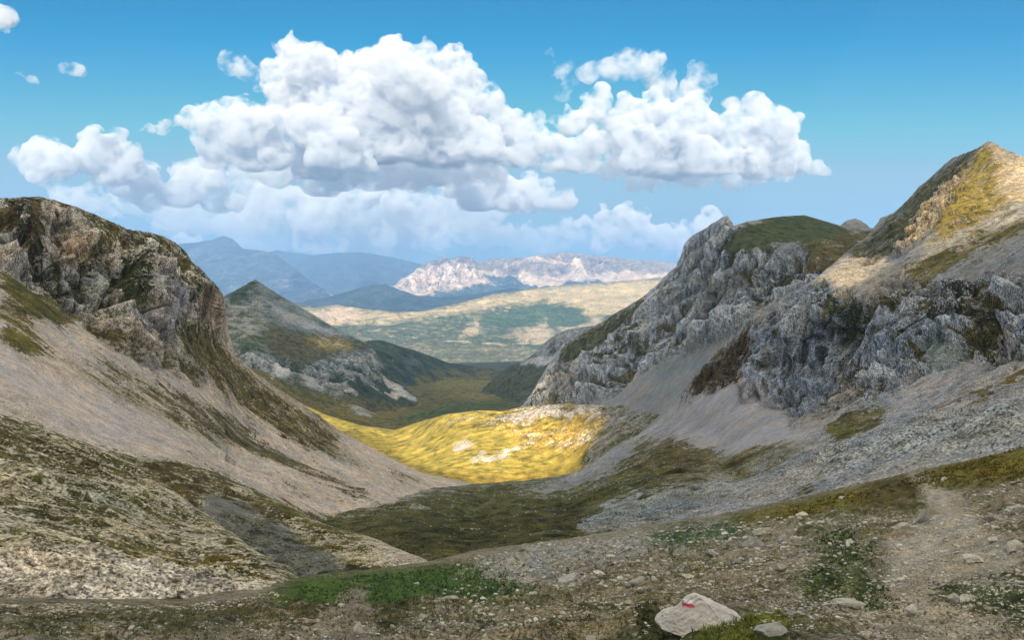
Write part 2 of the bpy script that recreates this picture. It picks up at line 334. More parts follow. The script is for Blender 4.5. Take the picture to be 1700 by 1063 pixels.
s_bank = Sheet('stony_bank',
  T=[(-300, 560), (0, 688), (100, 722), (170, 748), (235, 776), (330, 852), (400, 902), (470, 950), (505, 972), (560, 1010)],
  B=[(-300, 1060), (0, 1045), (300, 1045), (560, 1045)],
  depth=[(0, 1000, 22), (300, 1005, 25), (460, 985, 30), (500, 965, 38), (0, 690, 75), (235, 775, 80), (330, 850, 62), (470, 945, 40), (-300, 560, 75), (-300, 1000, 20), (0, 850, 36), (200, 880, 40), (560, 1010, 30), (560, 1045, 20)],
  u=(-280, 560), stone=(.43, .395, .30), plants=(.08, .076, .03), cover=.53, streak=.26, soil_dir=(.75, .2, -.55),
  paint=[
    ([(-300, 560), (0, 690), (120, 728), (240, 775), (330, 850), (200, 850), (100, 790), (0, 740), (-300, 640)], 18, dict(c=.62)),
    ([(0, 715), (90, 735), (180, 770), (260, 800), (170, 800), (60, 770), (0, 750)], 16, dict(c=.75, p=(.07, .058, .024))),
    ([(60, 790), (250, 800), (350, 880), (300, 920), (180, 880), (80, 850)], 24, dict(c=.5)),
    ([(-300, 940), (0, 940), (200, 930), (400, 960), (480, 985), (440, 1010), (0, 1030), (-300, 1030)], 14, dict(c=.2, s=(.50, .46, .40), r=1.5)),
    ([(240, 905), (400, 925), (470, 960), (420, 975), (280, 935)], 12, dict(c=.62, p=(.13, .10, .03))),
    ([(-300, 1012), (300, 1012), (540, 1000), (560, 1045), (-300, 1060)], 9, dict(c=.85, p=(.06, .055, .022))),
  ],
  nu=800, nv=620, lam0=30, rough=.13, noct=11, warp=9, seed=2, mat=mat_bank, back=.5, backslope=.6)

s_gully = Sheet('gully_slope',
  T=[(120, 800), (180, 765), (235, 766), (300, 768), (360, 785), (420, 815), (480, 845), (540, 875), (600, 893), (640, 907), (680, 925), (710, 940), (800, 985)],
  B=[(120, 900), (180, 900), (330, 960), (470, 1020), (800, 1020)],
  depth=[(180, 765, 105), (300, 768, 118), (420, 815, 112), (540, 875, 92), (640, 907, 76), (710, 940, 62), (760, 960, 62), (330, 850, 80), (470, 948, 55), (560, 965, 50), (120, 800, 95), (180, 900, 75), (800, 1000, 55), (600, 955, 52)],
  u=(130, 780), stone=(.40, .37, .27), plants=(.095, .085, .028), cover=.55, streak=.22, soil_dir=(.75, .2, -.55),
  paint=[
    ([(230, 775), (300, 768), (370, 790), (420, 830), (500, 880), (440, 900), (330, 850)], 12, dict(c=.75, p=(.07, .058, .028))),
    ([(330, 842), (360, 822), (420, 850), (490, 885), (540, 915), (575, 940), (590, 960), (560, 972), (500, 975), (400, 910)], 7, dict(c=.34, s=(.13, .135, .12), p=(.05, .052, .03), r=.9)),
    ([(340, 820), (395, 835), (430, 850), (350, 850)], 8, dict(c=.2, s=(.15, .15, .135), r=.5)),
    ([(420, 815), (520, 865), (600, 900), (560, 900), (470, 860)], 8, dict(c=.8)),
    ([(570, 945), (600, 940), (612, 965), (580, 968)], 6, dict(c=1, p=(.04, .032, .018))),
    ([(610, 900), (650, 905), (710, 935), (700, 950), (640, 930)], 8, dict(c=.15, s=(.38, .35, .3))),
  ],
  nu=620, nv=330, lam0=30, rough=.13, noct=10, warp=8, seed=3, mat=mat_bank, back=.5, backslope=.6)

s_left = Sheet('mountain',
  T=[(-350, 305), (-100, 322), (0, 327), (65, 325), (90, 331), (130, 343), (165, 358), (210, 380), (245, 385), (270, 391), (292, 402), (310, 418), (318, 432), (340, 452), (358, 472), (371, 490), (375, 510), (378, 540), (384, 565), (392, 592), (430, 624), (500, 670), (560, 713), (640, 758), (700, 788), (780, 806), (840, 835)],
  B=[(-350, 800), (0, 790), (170, 810), (300, 840), (400, 880), (500, 910), (640, 935), (840, 905)],
  depth=[(-350, 300, 420), (0, 327, 450), (100, 333, 460), (210, 380, 500), (315, 420, 570), (371, 490, 640), (385, 565, 650), (430, 622, 660), (500, 668, 700), (560, 712, 740), (640, 757, 780), (700, 788, 800), (780, 806, 815),
         (0, 690, 190), (170, 748, 220), (300, 775, 245), (400, 815, 270), (500, 855, 320), (640, 862, 400), (760, 830, 640), (0, 430, 400), (100, 520, 395), (250, 600, 430), (400, 690, 520), (560, 750, 640),
         (0, 570, 270), (200, 660, 320), (400, 760, 400), (-350, 800, 140), (640, 935, 330), (840, 905, 500), (-350, 560, 280), (350, 470, 560), (150, 430, 445)],
  u=(-330, 835), stone=SCREE_L, plants=(.10, .082, .032), cover=.10, streak=.2, soil_dir=(.75, .25, -.6),
  paint=[
    # cliff band
    ([(-350, 300), (0, 320), (70, 320), (250, 380), (310, 410), (345, 450), (375, 490), (380, 540), (392, 590), (360, 600), (290, 600), (230, 560), (140, 520), (60, 470), (0, 430), (-350, 400)], 14, dict(cl=1, s=ROCK_L, c=.28, r=1.5, p=(.08, .076, .036))),
    ([(0, 322), (70, 322), (78, 370), (75, 450), (40, 430), (0, 370)], 12, dict(c=.78, p=(.075, .062, .032))),
    ([(90, 330), (165, 355), (250, 382), (310, 410), (345, 450), (330, 470), (250, 430), (160, 400), (150, 370)], 10, dict(c=.72, p=(.10, .088, .032))),
    ([(0, 375), (15, 372), (50, 420), (75, 450), (50, 460), (0, 420)], 7, dict(c=.0, s=(.33, .32, .31))),
    ([(78, 345), (150, 370), (160, 420), (110, 440), (78, 420)], 9, dict(c=.12, s=(.34, .30, .26))),
    ([(110, 385), (162, 390), (165, 430), (110, 435)], 10, dict(c=.1, s=(.37, .28, .19))),
    ([(140, 430), (165, 430), (170, 470), (150, 465)], 7, dict(c=.9, p=(.06, .055, .028))),
    ([(205, 430), (245, 450), (243, 515), (215, 512), (195, 470)], 7, dict(c=.85, p=(.055, .06, .026))),
    ([(150, 440), (200, 450), (185, 500), (150, 490)], 8, dict(c=.12, s=(.30, .31, .30))),
    ([(245, 440), (300, 470), (290, 560), (240, 540), (215, 520), (243, 510)], 8, dict(c=.1, s=(.32, .32, .33))),
    ([(330, 470), (370, 500), (378, 560), (340, 540), (315, 520)], 8, dict(c=.08, s=(.36, .30, .24))),
    ([(300, 430), (345, 455), (330, 520), (300, 500)], 9, dict(c=.55)),
    ([(50, 460), (110, 480), (160, 530), (120, 530)], 9, dict(c=.15, s=(.33, .31, .28))),
    ([(0, 435), (60, 470), (140, 530), (100, 545), (40, 530), (0, 510)], 12, dict(c=.9, p=(.085, .08, .025), cl=0)),
    ([(0, 510), (50, 540), (90, 600), (50, 590), (0, 575)], 10, dict(c=.85, p=(.11, .095, .022))),
    ([(150, 520), (250, 560), (340, 620), (330, 640), (240, 600), (160, 550)], 12, dict(c=.42, s=(.30, .28, .25), cl=.6)),
    # vegetated spur under the buttress
    ([(290, 540), (330, 520), (392, 590), (430, 624), (500, 670), (560, 713), (565, 748), (500, 740), (430, 700), (350, 640), (290, 590)], 10, dict(c=.66, p=(.095, .08, .030), r=1.7, cl=.25, s=(.30, .27, .20))),
    ([(375, 545), (382, 560), (392, 592), (386, 596), (378, 570)], 3, dict(c=0, s=(.36, .33, .27))),
    ([(392, 592), (450, 635), (520, 690), (560, 713), (580, 730), (520, 700), (450, 650)], 4, dict(c=.1, s=(.34, .30, .24), k=.8)),
    # strips across the scree
    ([(110, 560), (200, 600), (300, 660), (420, 705), (400, 715), (290, 680), (180, 630)], 9, dict(c=.45, p=(.12, .10, .04))),
    ([(60, 590), (180, 630), (330, 700), (480, 760), (520, 785), (430, 760), (300, 715), (160, 650)], 9, dict(c=.48, s=(.36, .33, .26), p=(.12, .10, .04))),
    ([(250, 640), (330, 665), (420, 715), (500, 770), (560, 800), (620, 835), (590, 830), (500, 790), (400, 750), (300, 700)], 8, dict(c=.7, p=(.085, .075, .035))),
    ([(430, 690), (540, 730), (600, 775), (560, 765), (480, 730)], 7, dict(c=.45, s=(.3, .28, .22))),
    ([(380, 650), (440, 690), (560, 745), (560, 752), (470, 730)], 6, dict(c=.6)),
    ([(640, 780), (700, 798), (715, 806), (650, 792)], 5, dict(c=.6)),
    # foot of the scree
    ([(0, 690), (170, 750), (300, 775), (400, 812), (500, 845), (620, 860), (650, 875), (500, 890), (0, 800)], 8, dict(c=.72, p=(.075, .07, .024))),
    ([(620, 845), (700, 835), (780, 830), (840, 820), (840, 900), (640, 900)], 9, dict(c=.85, p=(.075, .068, .02))),
    ([(-350, 560), (0, 585), (150, 660), (280, 720), (300, 760), (150, 720), (0, 660), (-350, 620)], 20, dict(c=-.1, s=(.44, .395, .385), k=.8, r=.6)),
  ],
  nu=1250, nv=760, lam0=90, rough=.075, noct=10, warp=8, seed=4, mat=mat_left, back=.6, backslope=.5, cliff_dir=(.15, 0, 1), cliff_amp=.46, clam=14)

s_right = Sheet('mountain',
  T=[(480, 862), (560, 842), (700, 814), (780, 805), (870, 799), (925, 792), (950, 784), (1000, 752), (1060, 722), (1110, 676), (1136, 645), (1160, 612), (1190, 585), (1225, 555), (1240, 530), (1262, 512), (1300, 490), (1350, 465), (1400, 425), (1440, 392), (1462, 362), (1480, 355), (1500, 338), (1540, 298), (1580, 263), (1605, 253), (1622, 246), (1640, 234), (1652, 238), (1665, 246), (1700, 262), (1800, 300), (2000, 380)],
  B=[(480, 965), (700, 985), (900, 965), (1100, 925), (1300, 885), (1500, 845), (1700, 805), (2000, 740)],
  depth=[(480, 960, 80), (700, 945, 78), (740, 900, 150), (800, 850, 400), (830, 800, 860), (950, 785, 880), (560, 842, 500), (480, 862, 420), (900, 908, 100), (1000, 885, 130), (1100, 865, 145), (1200, 845, 145), (1400, 803, 130), (1540, 775, 110), (1700, 740, 95), (1950, 690, 90),
         (900, 965, 75), (1100, 925, 95), (1300, 885, 90), (1700, 805, 75), (950, 850, 320), (1000, 800, 520), (1050, 750, 680), (1110, 690, 780), (1200, 780, 390), (1200, 700, 560), (1250, 660, 580), (1350, 680, 500), (1500, 620, 420), (1600, 560, 390), (1700, 620, 240),
         (1262, 512, 680), (1350, 472, 640), (1300, 600, 600), (1400, 500, 560), (1500, 500, 500), (1600, 500, 450), (1700, 470, 400), (1430, 450, 640), (1440, 392, 900), (1480, 400, 760), (1500, 338, 960), (1580, 263, 900), (1535, 370, 690), (1500, 430, 600), (1565, 330, 720),
         (1640, 234, 780), (1640, 350, 640), (1700, 262, 740), (1700, 380, 520), (1950, 400, 420), (1135, 645, 800), (1190, 590, 760), (1500, 700, 240), (1350, 770, 210)],
  u=(490, 1950), stone=SCREE_R, plants=(.09, .078, .028), cover=.25, soil_dir=(.8, .2, .45),
  paint=[
    # dark meadow of the basin
    ([(480, 840), (620, 845), (780, 800), (930, 790), (960, 815), (1010, 790), (1060, 745), (1110, 725), (1200, 750), (1230, 790), (1100, 850), (1000, 890), (880, 915), (700, 990), (480, 990)], 24, dict(c=.84, p=(.068, .070, .026), r=1.0)),
    ([(600, 880), (800, 870), (960, 840), (960, 870), (800, 905), (640, 930)], 18, dict(c=.93, p=(.05, .047, .02))),
    ([(860, 800), (960, 788), (1020, 760), (1060, 745), (1000, 800), (900, 830)], 9, dict(c=.55, p=(.07, .08, .03))),
    ([(865, 822), (920, 808), (985, 775), (1050, 735), (1060, 742), (990, 790), (925, 818), (875, 826)], 5, dict(c=-.05, s=(0.192, 0.201, 0.218))),
    ([(1060, 740), (1110, 725), (1150, 740), (1200, 755), (1235, 760), (1180, 800), (1090, 800), (1050, 790)], 20, dict(c=.78, p=(.085, .072, .026))),
    ([(1150, 760), (1260, 745), (1360, 700), (1420, 690), (1330, 750), (1240, 800), (1150, 820), (1080, 840)], 12, dict(c=.6, s=(0.2, 0.19, 0.156))),
    ([(960, 870), (1040, 830), (1110, 820), (1240, 790), (1360, 740), (1400, 745), (1250, 810), (1100, 860), (980, 895)], 9, dict(c=.08, s=(0.185, 0.213, 0.226), r=1.3)),
    # cliffs of the near wall
    ([(1128, 664), (1136, 640), (1190, 585), (1240, 530), (1262, 512), (1350, 468), (1395, 480), (1440, 500), (1500, 470), (1560, 480), (1620, 490), (1700, 470), (2000, 440), (2000, 560), (1700, 600), (1610, 590), (1540, 620), (1460, 660), (1400, 690), (1330, 690), (1300, 672), (1240, 665), (1235, 630), (1190, 640)], 9, dict(cl=1, s=(.215, .25, .30), c=.2, r=1.5)),
    ([(1135, 650), (1190, 590), (1240, 540), (1250, 600), (1230, 640), (1170, 650)], 9, dict(c=.75, p=(.075, .055, .03), s=(0.163, 0.16, 0.156))),
    ([(1250, 520), (1300, 500), (1300, 510), (1258, 545)], 5, dict(c=-.1, cl=0, s=(0.237, 0.236, 0.234))),
    ([(1360, 480), (1430, 500), (1440, 560), (1390, 560), (1370, 520)], 9, dict(c=.65, p=(.05, .06, .032))),
    ([(1440, 500), (1560, 480), (1650, 490), (1720, 530), (1640, 570), (1590, 550), (1520, 530), (1450, 520)], 10, dict(c=.75, p=(.055, .05, .024))),
    ([(1400, 610), (1440, 600), (1470, 650), (1440, 670), (1370, 680), (1370, 660)], 10, dict(c=.65, p=(.066, .058, .03))),
    ([(1500, 570), (1560, 560), (1600, 590), (1530, 625)], 9, dict(c=.6, p=(.05, .045, .025))),
    ([(1310, 690), (1350, 670), (1430, 660), (1440, 680), (1380, 700), (1320, 712)], 6, dict(c=.35, s=(.22, .215, .21), p=(.07, .05, .035), cl=.3)),
    ([(1540, 580), (1580, 560), (1580, 610), (1545, 615)], 6, dict(c=-.1, cl=0, s=(0.141, 0.175, 0.168))),
    # scree under the wall
    ([(1060, 725), (1120, 680), (1180, 645), (1235, 640), (1300, 680), (1320, 715), (1420, 690), (1420, 700), (1330, 740), (1240, 757), (1180, 745), (1120, 722)], 8, dict(c=-.1, s=(0.269, 0.271, 0.302), r=.5)),
    ([(1400, 700), (1540, 630), (1620, 600), (1700, 600), (2000, 560), (2000, 700), (1700, 700), (1500, 760), (1300, 820), (1330, 760)], 14, dict(c=.10, s=(0.236, 0.247, 0.269), r=1.2)),
    ([(1520, 640), (1620, 590), (1700, 580), (1700, 640), (1600, 680), (1540, 700)], 16, dict(c=.1, s=(.255, .248, .255))),
    ([(1340, 760), (1500, 720), (1700, 690), (1700, 725), (1520, 765), (1380, 800)], 12, dict(c=.12, s=(.225, .25, .258), r=1.8)),
    ([(1360, 720), (1400, 700), (1470, 680), (1450, 705), (1390, 735)], 6, dict(c=.9, p=(.08, .075, .022))),
    ([(1560, 690), (1640, 650), (1700, 620), (1700, 632), (1630, 670), (1570, 705)], 5, dict(c=.8, p=(.09, .07, .03))),
    ([(1640, 570), (1700, 550), (1700, 620), (1640, 620)], 10, dict(c=.55, p=(.06, .06, .028))),
    # above the wall; warm sunlight on shoulder and peak painted into the colours
    ([(1440, 392), (1480, 355), (1540, 298), (1605, 253), (1640, 234), (1560, 320), (1530, 370), (1500, 420), (1450, 440), (1400, 425)], 6, dict(cl=.45, c=.62, p=(.07, .07, .03), s=(0.155, 0.167, 0.179), r=1.6)),
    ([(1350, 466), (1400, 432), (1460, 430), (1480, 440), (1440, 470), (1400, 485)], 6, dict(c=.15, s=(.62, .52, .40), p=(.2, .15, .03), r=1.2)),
    ([(1400, 485), (1480, 440), (1510, 445), (1460, 490), (1420, 500)], 6, dict(c=.1, s=(0.266, 0.251, 0.226))),
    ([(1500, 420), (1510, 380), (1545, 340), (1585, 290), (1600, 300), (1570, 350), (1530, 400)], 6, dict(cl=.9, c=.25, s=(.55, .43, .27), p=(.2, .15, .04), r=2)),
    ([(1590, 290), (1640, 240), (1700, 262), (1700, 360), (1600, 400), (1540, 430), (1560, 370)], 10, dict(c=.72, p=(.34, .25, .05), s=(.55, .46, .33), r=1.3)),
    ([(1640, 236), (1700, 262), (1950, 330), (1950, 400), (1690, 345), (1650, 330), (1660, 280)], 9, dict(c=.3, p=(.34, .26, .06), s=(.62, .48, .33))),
    ([(1560, 400), (1700, 340), (1950, 350), (1950, 420), (1700, 400), (1560, 450), (1500, 460)], 9, dict(c=.3, s=(.36, .33, .28), p=(.12, .10, .035))),
    ([(1500, 450), (1620, 400), (1700, 370), (1950, 390), (1950, 410), (1700, 395), (1600, 440), (1540, 470)], 6, dict(c=.75, p=(.10, .085, .03))),
    ([(1580, 450), (1700, 400), (1900, 420), (1900, 480), (1700, 460), (1600, 490)], 9, dict(c=.2, s=(0.178, 0.194, 0.211))),
  ],
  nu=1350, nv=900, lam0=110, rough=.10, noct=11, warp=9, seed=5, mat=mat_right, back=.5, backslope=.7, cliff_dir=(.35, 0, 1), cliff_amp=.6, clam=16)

s_wall = Sheet('mountain',
  T=[(780, 705), (850, 690), (870, 672), (885, 650), (900, 622), (912, 602), (928, 578), (945, 560), (1000, 535), (1030, 515), (1060, 497), (1085, 478), (1100, 465), (1125, 442), (1130, 425), (1136, 405), (1150, 392), (1170, 380), (1185, 370), (1200, 361), (1208, 359), (1214, 368), (1217, 378), (1225, 374), (1240, 368), (1290, 360), (1335, 357), (1360, 364), (1395, 374), (1405, 366), (1418, 363), (1430, 367), (1445, 378), (1580, 400)],
  B=[(780, 760), (900, 770), (1000, 790), (1100, 760), (1250, 650), (1350, 570), (1580, 500)],
  depth=[(870, 672, 1420), (930, 575, 1480), (1000, 535, 1450), (1125, 440, 1350), (1200, 361, 1250), (1335, 357, 1330), (1420, 365, 1450), (900, 670, 1300), (1000, 640, 1180), (1100, 590, 1080), (1200, 540, 1020), (1100, 700, 930), (1000, 740, 930), (900, 700, 1150), (1350, 465, 960), (1400, 430, 1010),
         (1130, 480, 1220), (1250, 400, 1150), (1350, 400, 1130), (1250, 640, 860), (1000, 790, 880), (1560, 450, 950), (780, 730, 1400)],
  u=(790, 1560), stone=(.205, .225, .25), plants=(.075, .07, .03), cover=.2, soil_dir=(.7, .3, .55),
  paint=[
    ([(870, 680), (885, 650), (930, 575), (1000, 535), (1100, 462), (1128, 430), (1140, 400), (1205, 355), (1230, 375), (1300, 420), (1400, 400), (1450, 420), (1350, 480), (1260, 520), (1240, 540), (1180, 570), (1120, 590), (1050, 630), (960, 690)], 8, dict(cl=1, s=(.25, .28, .32), c=.22, r=1.5)),
    ([(1190, 415), (1230, 380), (1290, 355), (1340, 355), (1400, 378), (1420, 385), (1350, 410), (1320, 400), (1290, 405), (1240, 420), (1200, 425)], 6, dict(cl=0, c=1.05, p=(.045, .058, .022), r=.5)),
    ([(1340, 410), (1420, 385), (1460, 380), (1400, 430), (1340, 440)], 7, dict(cl=0.2, c=.85, p=(.085, .07, .025), r=.7)),
    ([(1395, 376), (1418, 360), (1445, 376), (1420, 386)], 4, dict(c=.1, cl=0, s=(0.189, 0.19, 0.185))),
    ([(925, 580), (1000, 535), (1060, 500), (1080, 500), (1030, 550), (980, 600), (930, 600)], 8, dict(c=.75, p=(.06, .062, .026), cl=.4)),
    ([(1040, 540), (1075, 520), (1060, 580), (1030, 600)], 8, dict(c=.7, p=(.055, .06, .026))),
    ([(890, 660), (930, 600), (1000, 610), (960, 660), (900, 680)], 10, dict(c=.15, s=(0.231, 0.226, 0.222))),
    ([(870, 672), (950, 660), (1050, 620), (1100, 600), (1000, 665), (900, 700)], 7, dict(c=.6, p=(.07, .065, .03))),
    ([(1150, 470), (1180, 440), (1190, 500), (1160, 560)], 8, dict(c=.05, s=(0.21, 0.226, 0.244))),
    ([(1290, 440), (1330, 430), (1290, 500), (1260, 510)], 8, dict(c=.55, p=(.05, .05, .028))),
    ([(900, 700), (1000, 665), (1100, 600), (1190, 575), (1250, 560), (1250, 660), (1000, 800), (900, 760)], 6, dict(cl=0, c=.02, s=(0.203, 0.212, 0.229), r=.5)),
    ([(1090, 600), (1150, 590), (1190, 580), (1140, 640), (1080, 690)], 12, dict(c=-.1, s=(0.175, 0.201, 0.222), r=.3)),
    ([(960, 680), (1040, 675), (1060, 690), (960, 700)], 6, dict(c=.7, p=(.05, .08, .028))),
  ],
  nu=950, nv=620, lam0=150, rough=.09, noct=10, warp=6, seed=6, mat=mat_wall, back=.4, backslope=.6, cliff_dir=(.55, .1, .85), cliff_amp=.62, clam=26)

s_hollow = Sheet('hill',
  T=[(420, 640), (520, 680), (540, 690), (600, 709), (655, 717), (670, 712), (700, 701), (740, 689), (775, 685), (800, 682), (830, 684), (870, 676), (940, 672), (1000, 675), (1160, 700)],
  B=[(420, 830), (990, 830), (1070, 785), (1160, 735)],
  depth=[(800, 805, 850), (700, 790, 900), (540, 690, 1500), (655, 717, 1420), (740, 689, 1230), (800, 682, 1180), (870, 676, 1180), (1000, 680, 1000), (1120, 700, 850), (1000, 760, 850), (950, 790, 860), (620, 745, 1150), (420, 640, 1700), (420, 830, 900), (1160, 830, 700), (850, 740, 1000)],
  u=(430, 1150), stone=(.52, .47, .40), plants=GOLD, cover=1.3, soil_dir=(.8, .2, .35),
  paint=[
    ([(420, 640), (660, 715), (740, 690), (1000, 745), (1000, 830), (420, 830)], 15, dict(r=.5)),
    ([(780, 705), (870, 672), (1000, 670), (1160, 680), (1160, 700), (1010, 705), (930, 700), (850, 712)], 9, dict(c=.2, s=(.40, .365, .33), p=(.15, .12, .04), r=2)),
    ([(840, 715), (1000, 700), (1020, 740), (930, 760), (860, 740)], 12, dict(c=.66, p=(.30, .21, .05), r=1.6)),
    ([(745, 735), (775, 725), (790, 735), (770, 755), (750, 750)], 6, dict(c=.3)),
    ([(790, 765), (850, 742), (880, 738), (840, 765), (800, 775)], 5, dict(c=.25, r=1.3)),
    ([(770, 770), (800, 750), (810, 755), (785, 778)], 5, dict(c=.4)),
    ([(700, 715), (760, 690), (815, 682), (800, 690), (740, 715)], 5, dict(c=.6, s=(.45, .36, .2))),
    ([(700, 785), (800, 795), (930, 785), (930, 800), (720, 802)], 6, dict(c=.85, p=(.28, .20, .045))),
    ([(1000, 670), (1060, 672), (1060, 690), (1000, 690)], 6, dict(c=.95, p=(.05, .07, .025))),
    ([(1005, 660), (1170, 660), (1170, 830), (925, 830), (955, 790), (985, 745), (1005, 705)], 5, dict(c=.5, s=(.22, .215, .205), p=(.07, .07, .028), r=1.2)),  # shaded right end of the hill, painted in darker, greyer colours
  ],
  nu=700, nv=260, lam0=160, rough=.11, noct=9, warp=6, seed=7, mat=mat_mid, back=.4, backslope=.35)

s_valley = Sheet('valley_floor',
  T=[(300, 570), (450, 590), (560, 605), (700, 611), (780, 609), (870, 606), (1000, 600)],
  B=[(300, 770), (1000, 770)],
  depth=[(450, 720, 1600), (600, 725, 1620), (700, 712, 1650), (600, 670, 2050), (750, 645, 2800), (850, 640, 3100), (700, 618, 4500), (780, 611, 5800), (870, 607, 5800), (450, 620, 1950), (300, 570, 2000), (300, 770, 1400), (1000, 770, 1300), (1000, 600, 5800), (850, 680, 2000)],
  u=(310, 990), stone=(.30, .29, .26), plants=(.085, .075, .022), cover=.9, soil_dir=(.9, .4, 0),
  paint=[
    ([(440, 625), (560, 640), (700, 668), (640, 712), (560, 690), (480, 660)], 10, dict(c=.85, p=(.11, .09, .02))),
    ([(700, 640), (780, 625), (880, 628), (870, 640), (760, 650)], 5, dict(c=1, p=(.13, .11, .03))),
    ([(720, 625), (790, 617), (860, 615), (840, 624), (760, 632)], 4, dict(c=1, p=(.06, .095, .04))),
    ([(740, 655), (870, 640), (870, 660), (780, 668)], 5, dict(c=.9, p=(.14, .11, .035))),
    ([(640, 700), (760, 668), (870, 660), (840, 680), (700, 700)], 6, dict(c=1, p=(.045, .065, .02))),
    ([(700, 600), (1000, 595), (1000, 614), (700, 616)], 4, dict(c=1, p=(.05, .06, .035))),
    ([(570, 655), (600, 665), (625, 695), (600, 690), (575, 670)], 4, dict(c=.35, s=(.27, .27, .27))),
    ([(440, 610), (470, 615), (480, 632), (450, 630)], 3, dict(c=.2, s=(.4, .4, .39))),
  ],
  nu=560, nv=260, lam0=300, rough=.05, noct=9, warp=5, seed=8, mat=mat_mid, back=.3, backslope=.1)

s_peak = Sheet('mountain',
  T=[(290, 515), (360, 500), (378, 489), (400, 478), (416, 469), (424, 465), (431, 469), (455, 485), (480, 500), (520, 523), (560, 547), (590, 562), (612, 571), (620, 577), (627, 592), (640, 612), (665, 634), (690, 658), (702, 690), (740, 760)],
  B=[(290, 660), (400, 645), (450, 665), (520, 690), (600, 705), (690, 712), (740, 775)],
  depth=[(425, 467, 2600), (360, 500, 2450), (520, 525, 2500), (612, 572, 2400), (400, 600, 1950), (450, 650, 1880), (600, 690, 1950), (690, 665, 2250), (500, 590, 2150), (640, 640, 2250), (290, 515, 2400), (290, 660, 1850), (740, 760, 2200), (560, 575, 2330), (560, 620, 2120)],
  u=(300, 725), stone=(.165, .185, .19), plants=(.04, .055, .035), cover=.46, soil_dir=(.75, 0, -.6),
  paint=[
    ([(365, 575), (440, 590), (500, 610), (560, 596), (622, 578), (632, 600), (640, 640), (580, 655), (500, 630), (440, 625), (390, 620)], 6, dict(cl=.9, c=.3, s=(.21, .225, .23), r=1.2)),
    ([(430, 535), (480, 545), (520, 555), (600, 570), (622, 577), (580, 590), (540, 596), (520, 606), (490, 606), (440, 575)], 6, dict(cl=0, c=.85, p=(.072, .066, .028))),
    ([(505, 560), (545, 560), (585, 576), (570, 584), (530, 580)], 5, dict(c=.7, p=(.17, .135, .035), s=(.42, .37, .28))),
    ([(370, 505), (425, 500), (445, 540), (420, 575), (370, 570)], 9, dict(c=.5, p=(.055, .07, .035), s=(.26, .26, .24))),
    ([(380, 555), (420, 560), (440, 580), (400, 585)], 6, dict(c=.8, p=(.045, .07, .03))),
    ([(378, 489), (425, 465), (430, 476), (385, 505)], 4, dict(c=.85, p=(.04, .055, .03))),
    ([(440, 500), (500, 530), (560, 556), (540, 556), (470, 530)], 4, dict(c=.15, s=(.25, .265, .27))),
    ([(450, 612), (478, 618), (480, 632), (456, 632)], 3, dict(c=0, s=(.36, .37, .36), cl=0)),
    ([(490, 628), (520, 632), (535, 650), (505, 645)], 4, dict(c=.1, s=(.27, .29, .28), cl=0)),
    ([(630, 600), (700, 655), (700, 690), (560, 668), (580, 640), (632, 640)], 5, dict(cl=.2, c=.72, p=(.032, .048, .03))),
    ([(632, 622), (662, 640), (682, 657), (674, 659), (645, 642)], 2.5, dict(c=-.1, s=(.36, .37, .35))),
    ([(640, 646), (668, 653), (700, 664), (690, 668), (655, 656)], 2.5, dict(c=-.2, s=(.42, .42, .39))),
    ([(610, 635), (628, 647), (636, 657), (620, 651)], 2.5, dict(c=-.1, s=(.36, .36, .34))),
    ([(572, 646), (594, 655), (590, 660), (570, 652)], 2.5, dict(c=-.1, s=(.36, .36, .34))),
    ([(360, 620), (440, 632), (480, 640), (560, 662), (620, 668), (680, 674), (740, 690), (740, 775), (360, 715)], 6, dict(cl=0, c=.9, p=(.085, .075, .025))),
  ],
  nu=620, nv=360, lam0=300, rough=.12, noct=9, warp=5, seed=9, mat=mat_mid, back=.4, backslope=.5, cliff_dir=(-.45, 0, .9), cliff_amp=.4, clam=36, streak=.16)

s_knoll = Sheet('hill',
  T=[(540, 590), (600, 570), (612, 566), (630, 565), (655, 572), (690, 583), (720, 594), (745, 603), (800, 611), (880, 622)],
  B=[(540, 660), (800, 655), (870, 630), (890, 630)],
  depth=[(625, 565, 3500), (700, 588, 3700), (800, 612, 4200), (600, 620, 3000), (720, 640, 3300), (720, 660, 3200), (850, 650, 3400), (600, 660, 2900), (540, 590, 3300), (880, 622, 4000)],
  u=(550, 870), stone=(.2, .21, .2), plants=(.034, .048, .03), cover=.9, soil_dir=(.8, .2, -.5),
  paint=[([(690, 622), (760, 612), (800, 612), (870, 625), (870, 660), (690, 660)], 6, dict(p=(.08, .075, .028))), ([(640, 580), (700, 600), (720, 620), (660, 600)], 6, dict(c=.75))],
  nu=320, nv=140, lam0=400, rough=.10, noct=8, warp=4, seed=10, mat=mat_far, back=.3, backslope=.3)

s_spur = Sheet('hill',
  T=[(790, 655), (822, 628), (845, 609), (870, 600), (885, 588), (903, 570), (915, 560), (930, 552), (950, 545), (1010, 538), (1040, 540)],
  B=[(790, 670), (1040, 670)],
  depth=[(845, 608, 2900), (903, 570, 2700), (1000, 540, 2500), (850, 640, 2500), (950, 640, 2200), (790, 640, 2900), (1040, 600, 2200)],
  u=(795, 1035), stone=(.22, .24, .26), plants=(.05, .058, .03), cover=.5,
  paint=[([(880, 585), (905, 565), (950, 545), (1040, 540), (1040, 590), (920, 585)], 5, dict(cl=1, c=.2)), ([(865, 605), (890, 596), (925, 588), (920, 600), (880, 606)], 2.5, dict(c=-.3, s=(.36, .38, .38))), ([(800, 610), (1040, 605), (1040, 670), (800, 670)], 4, dict(c=.9, p=(.05, .055, .025)))],
  nu=280, nv=160, lam0=300, rough=.10, noct=8, warp=3, seed=11, mat=mat_mid, back=.3, backslope=.5, cliff_dir=(.3, 0, 1), clam=50)

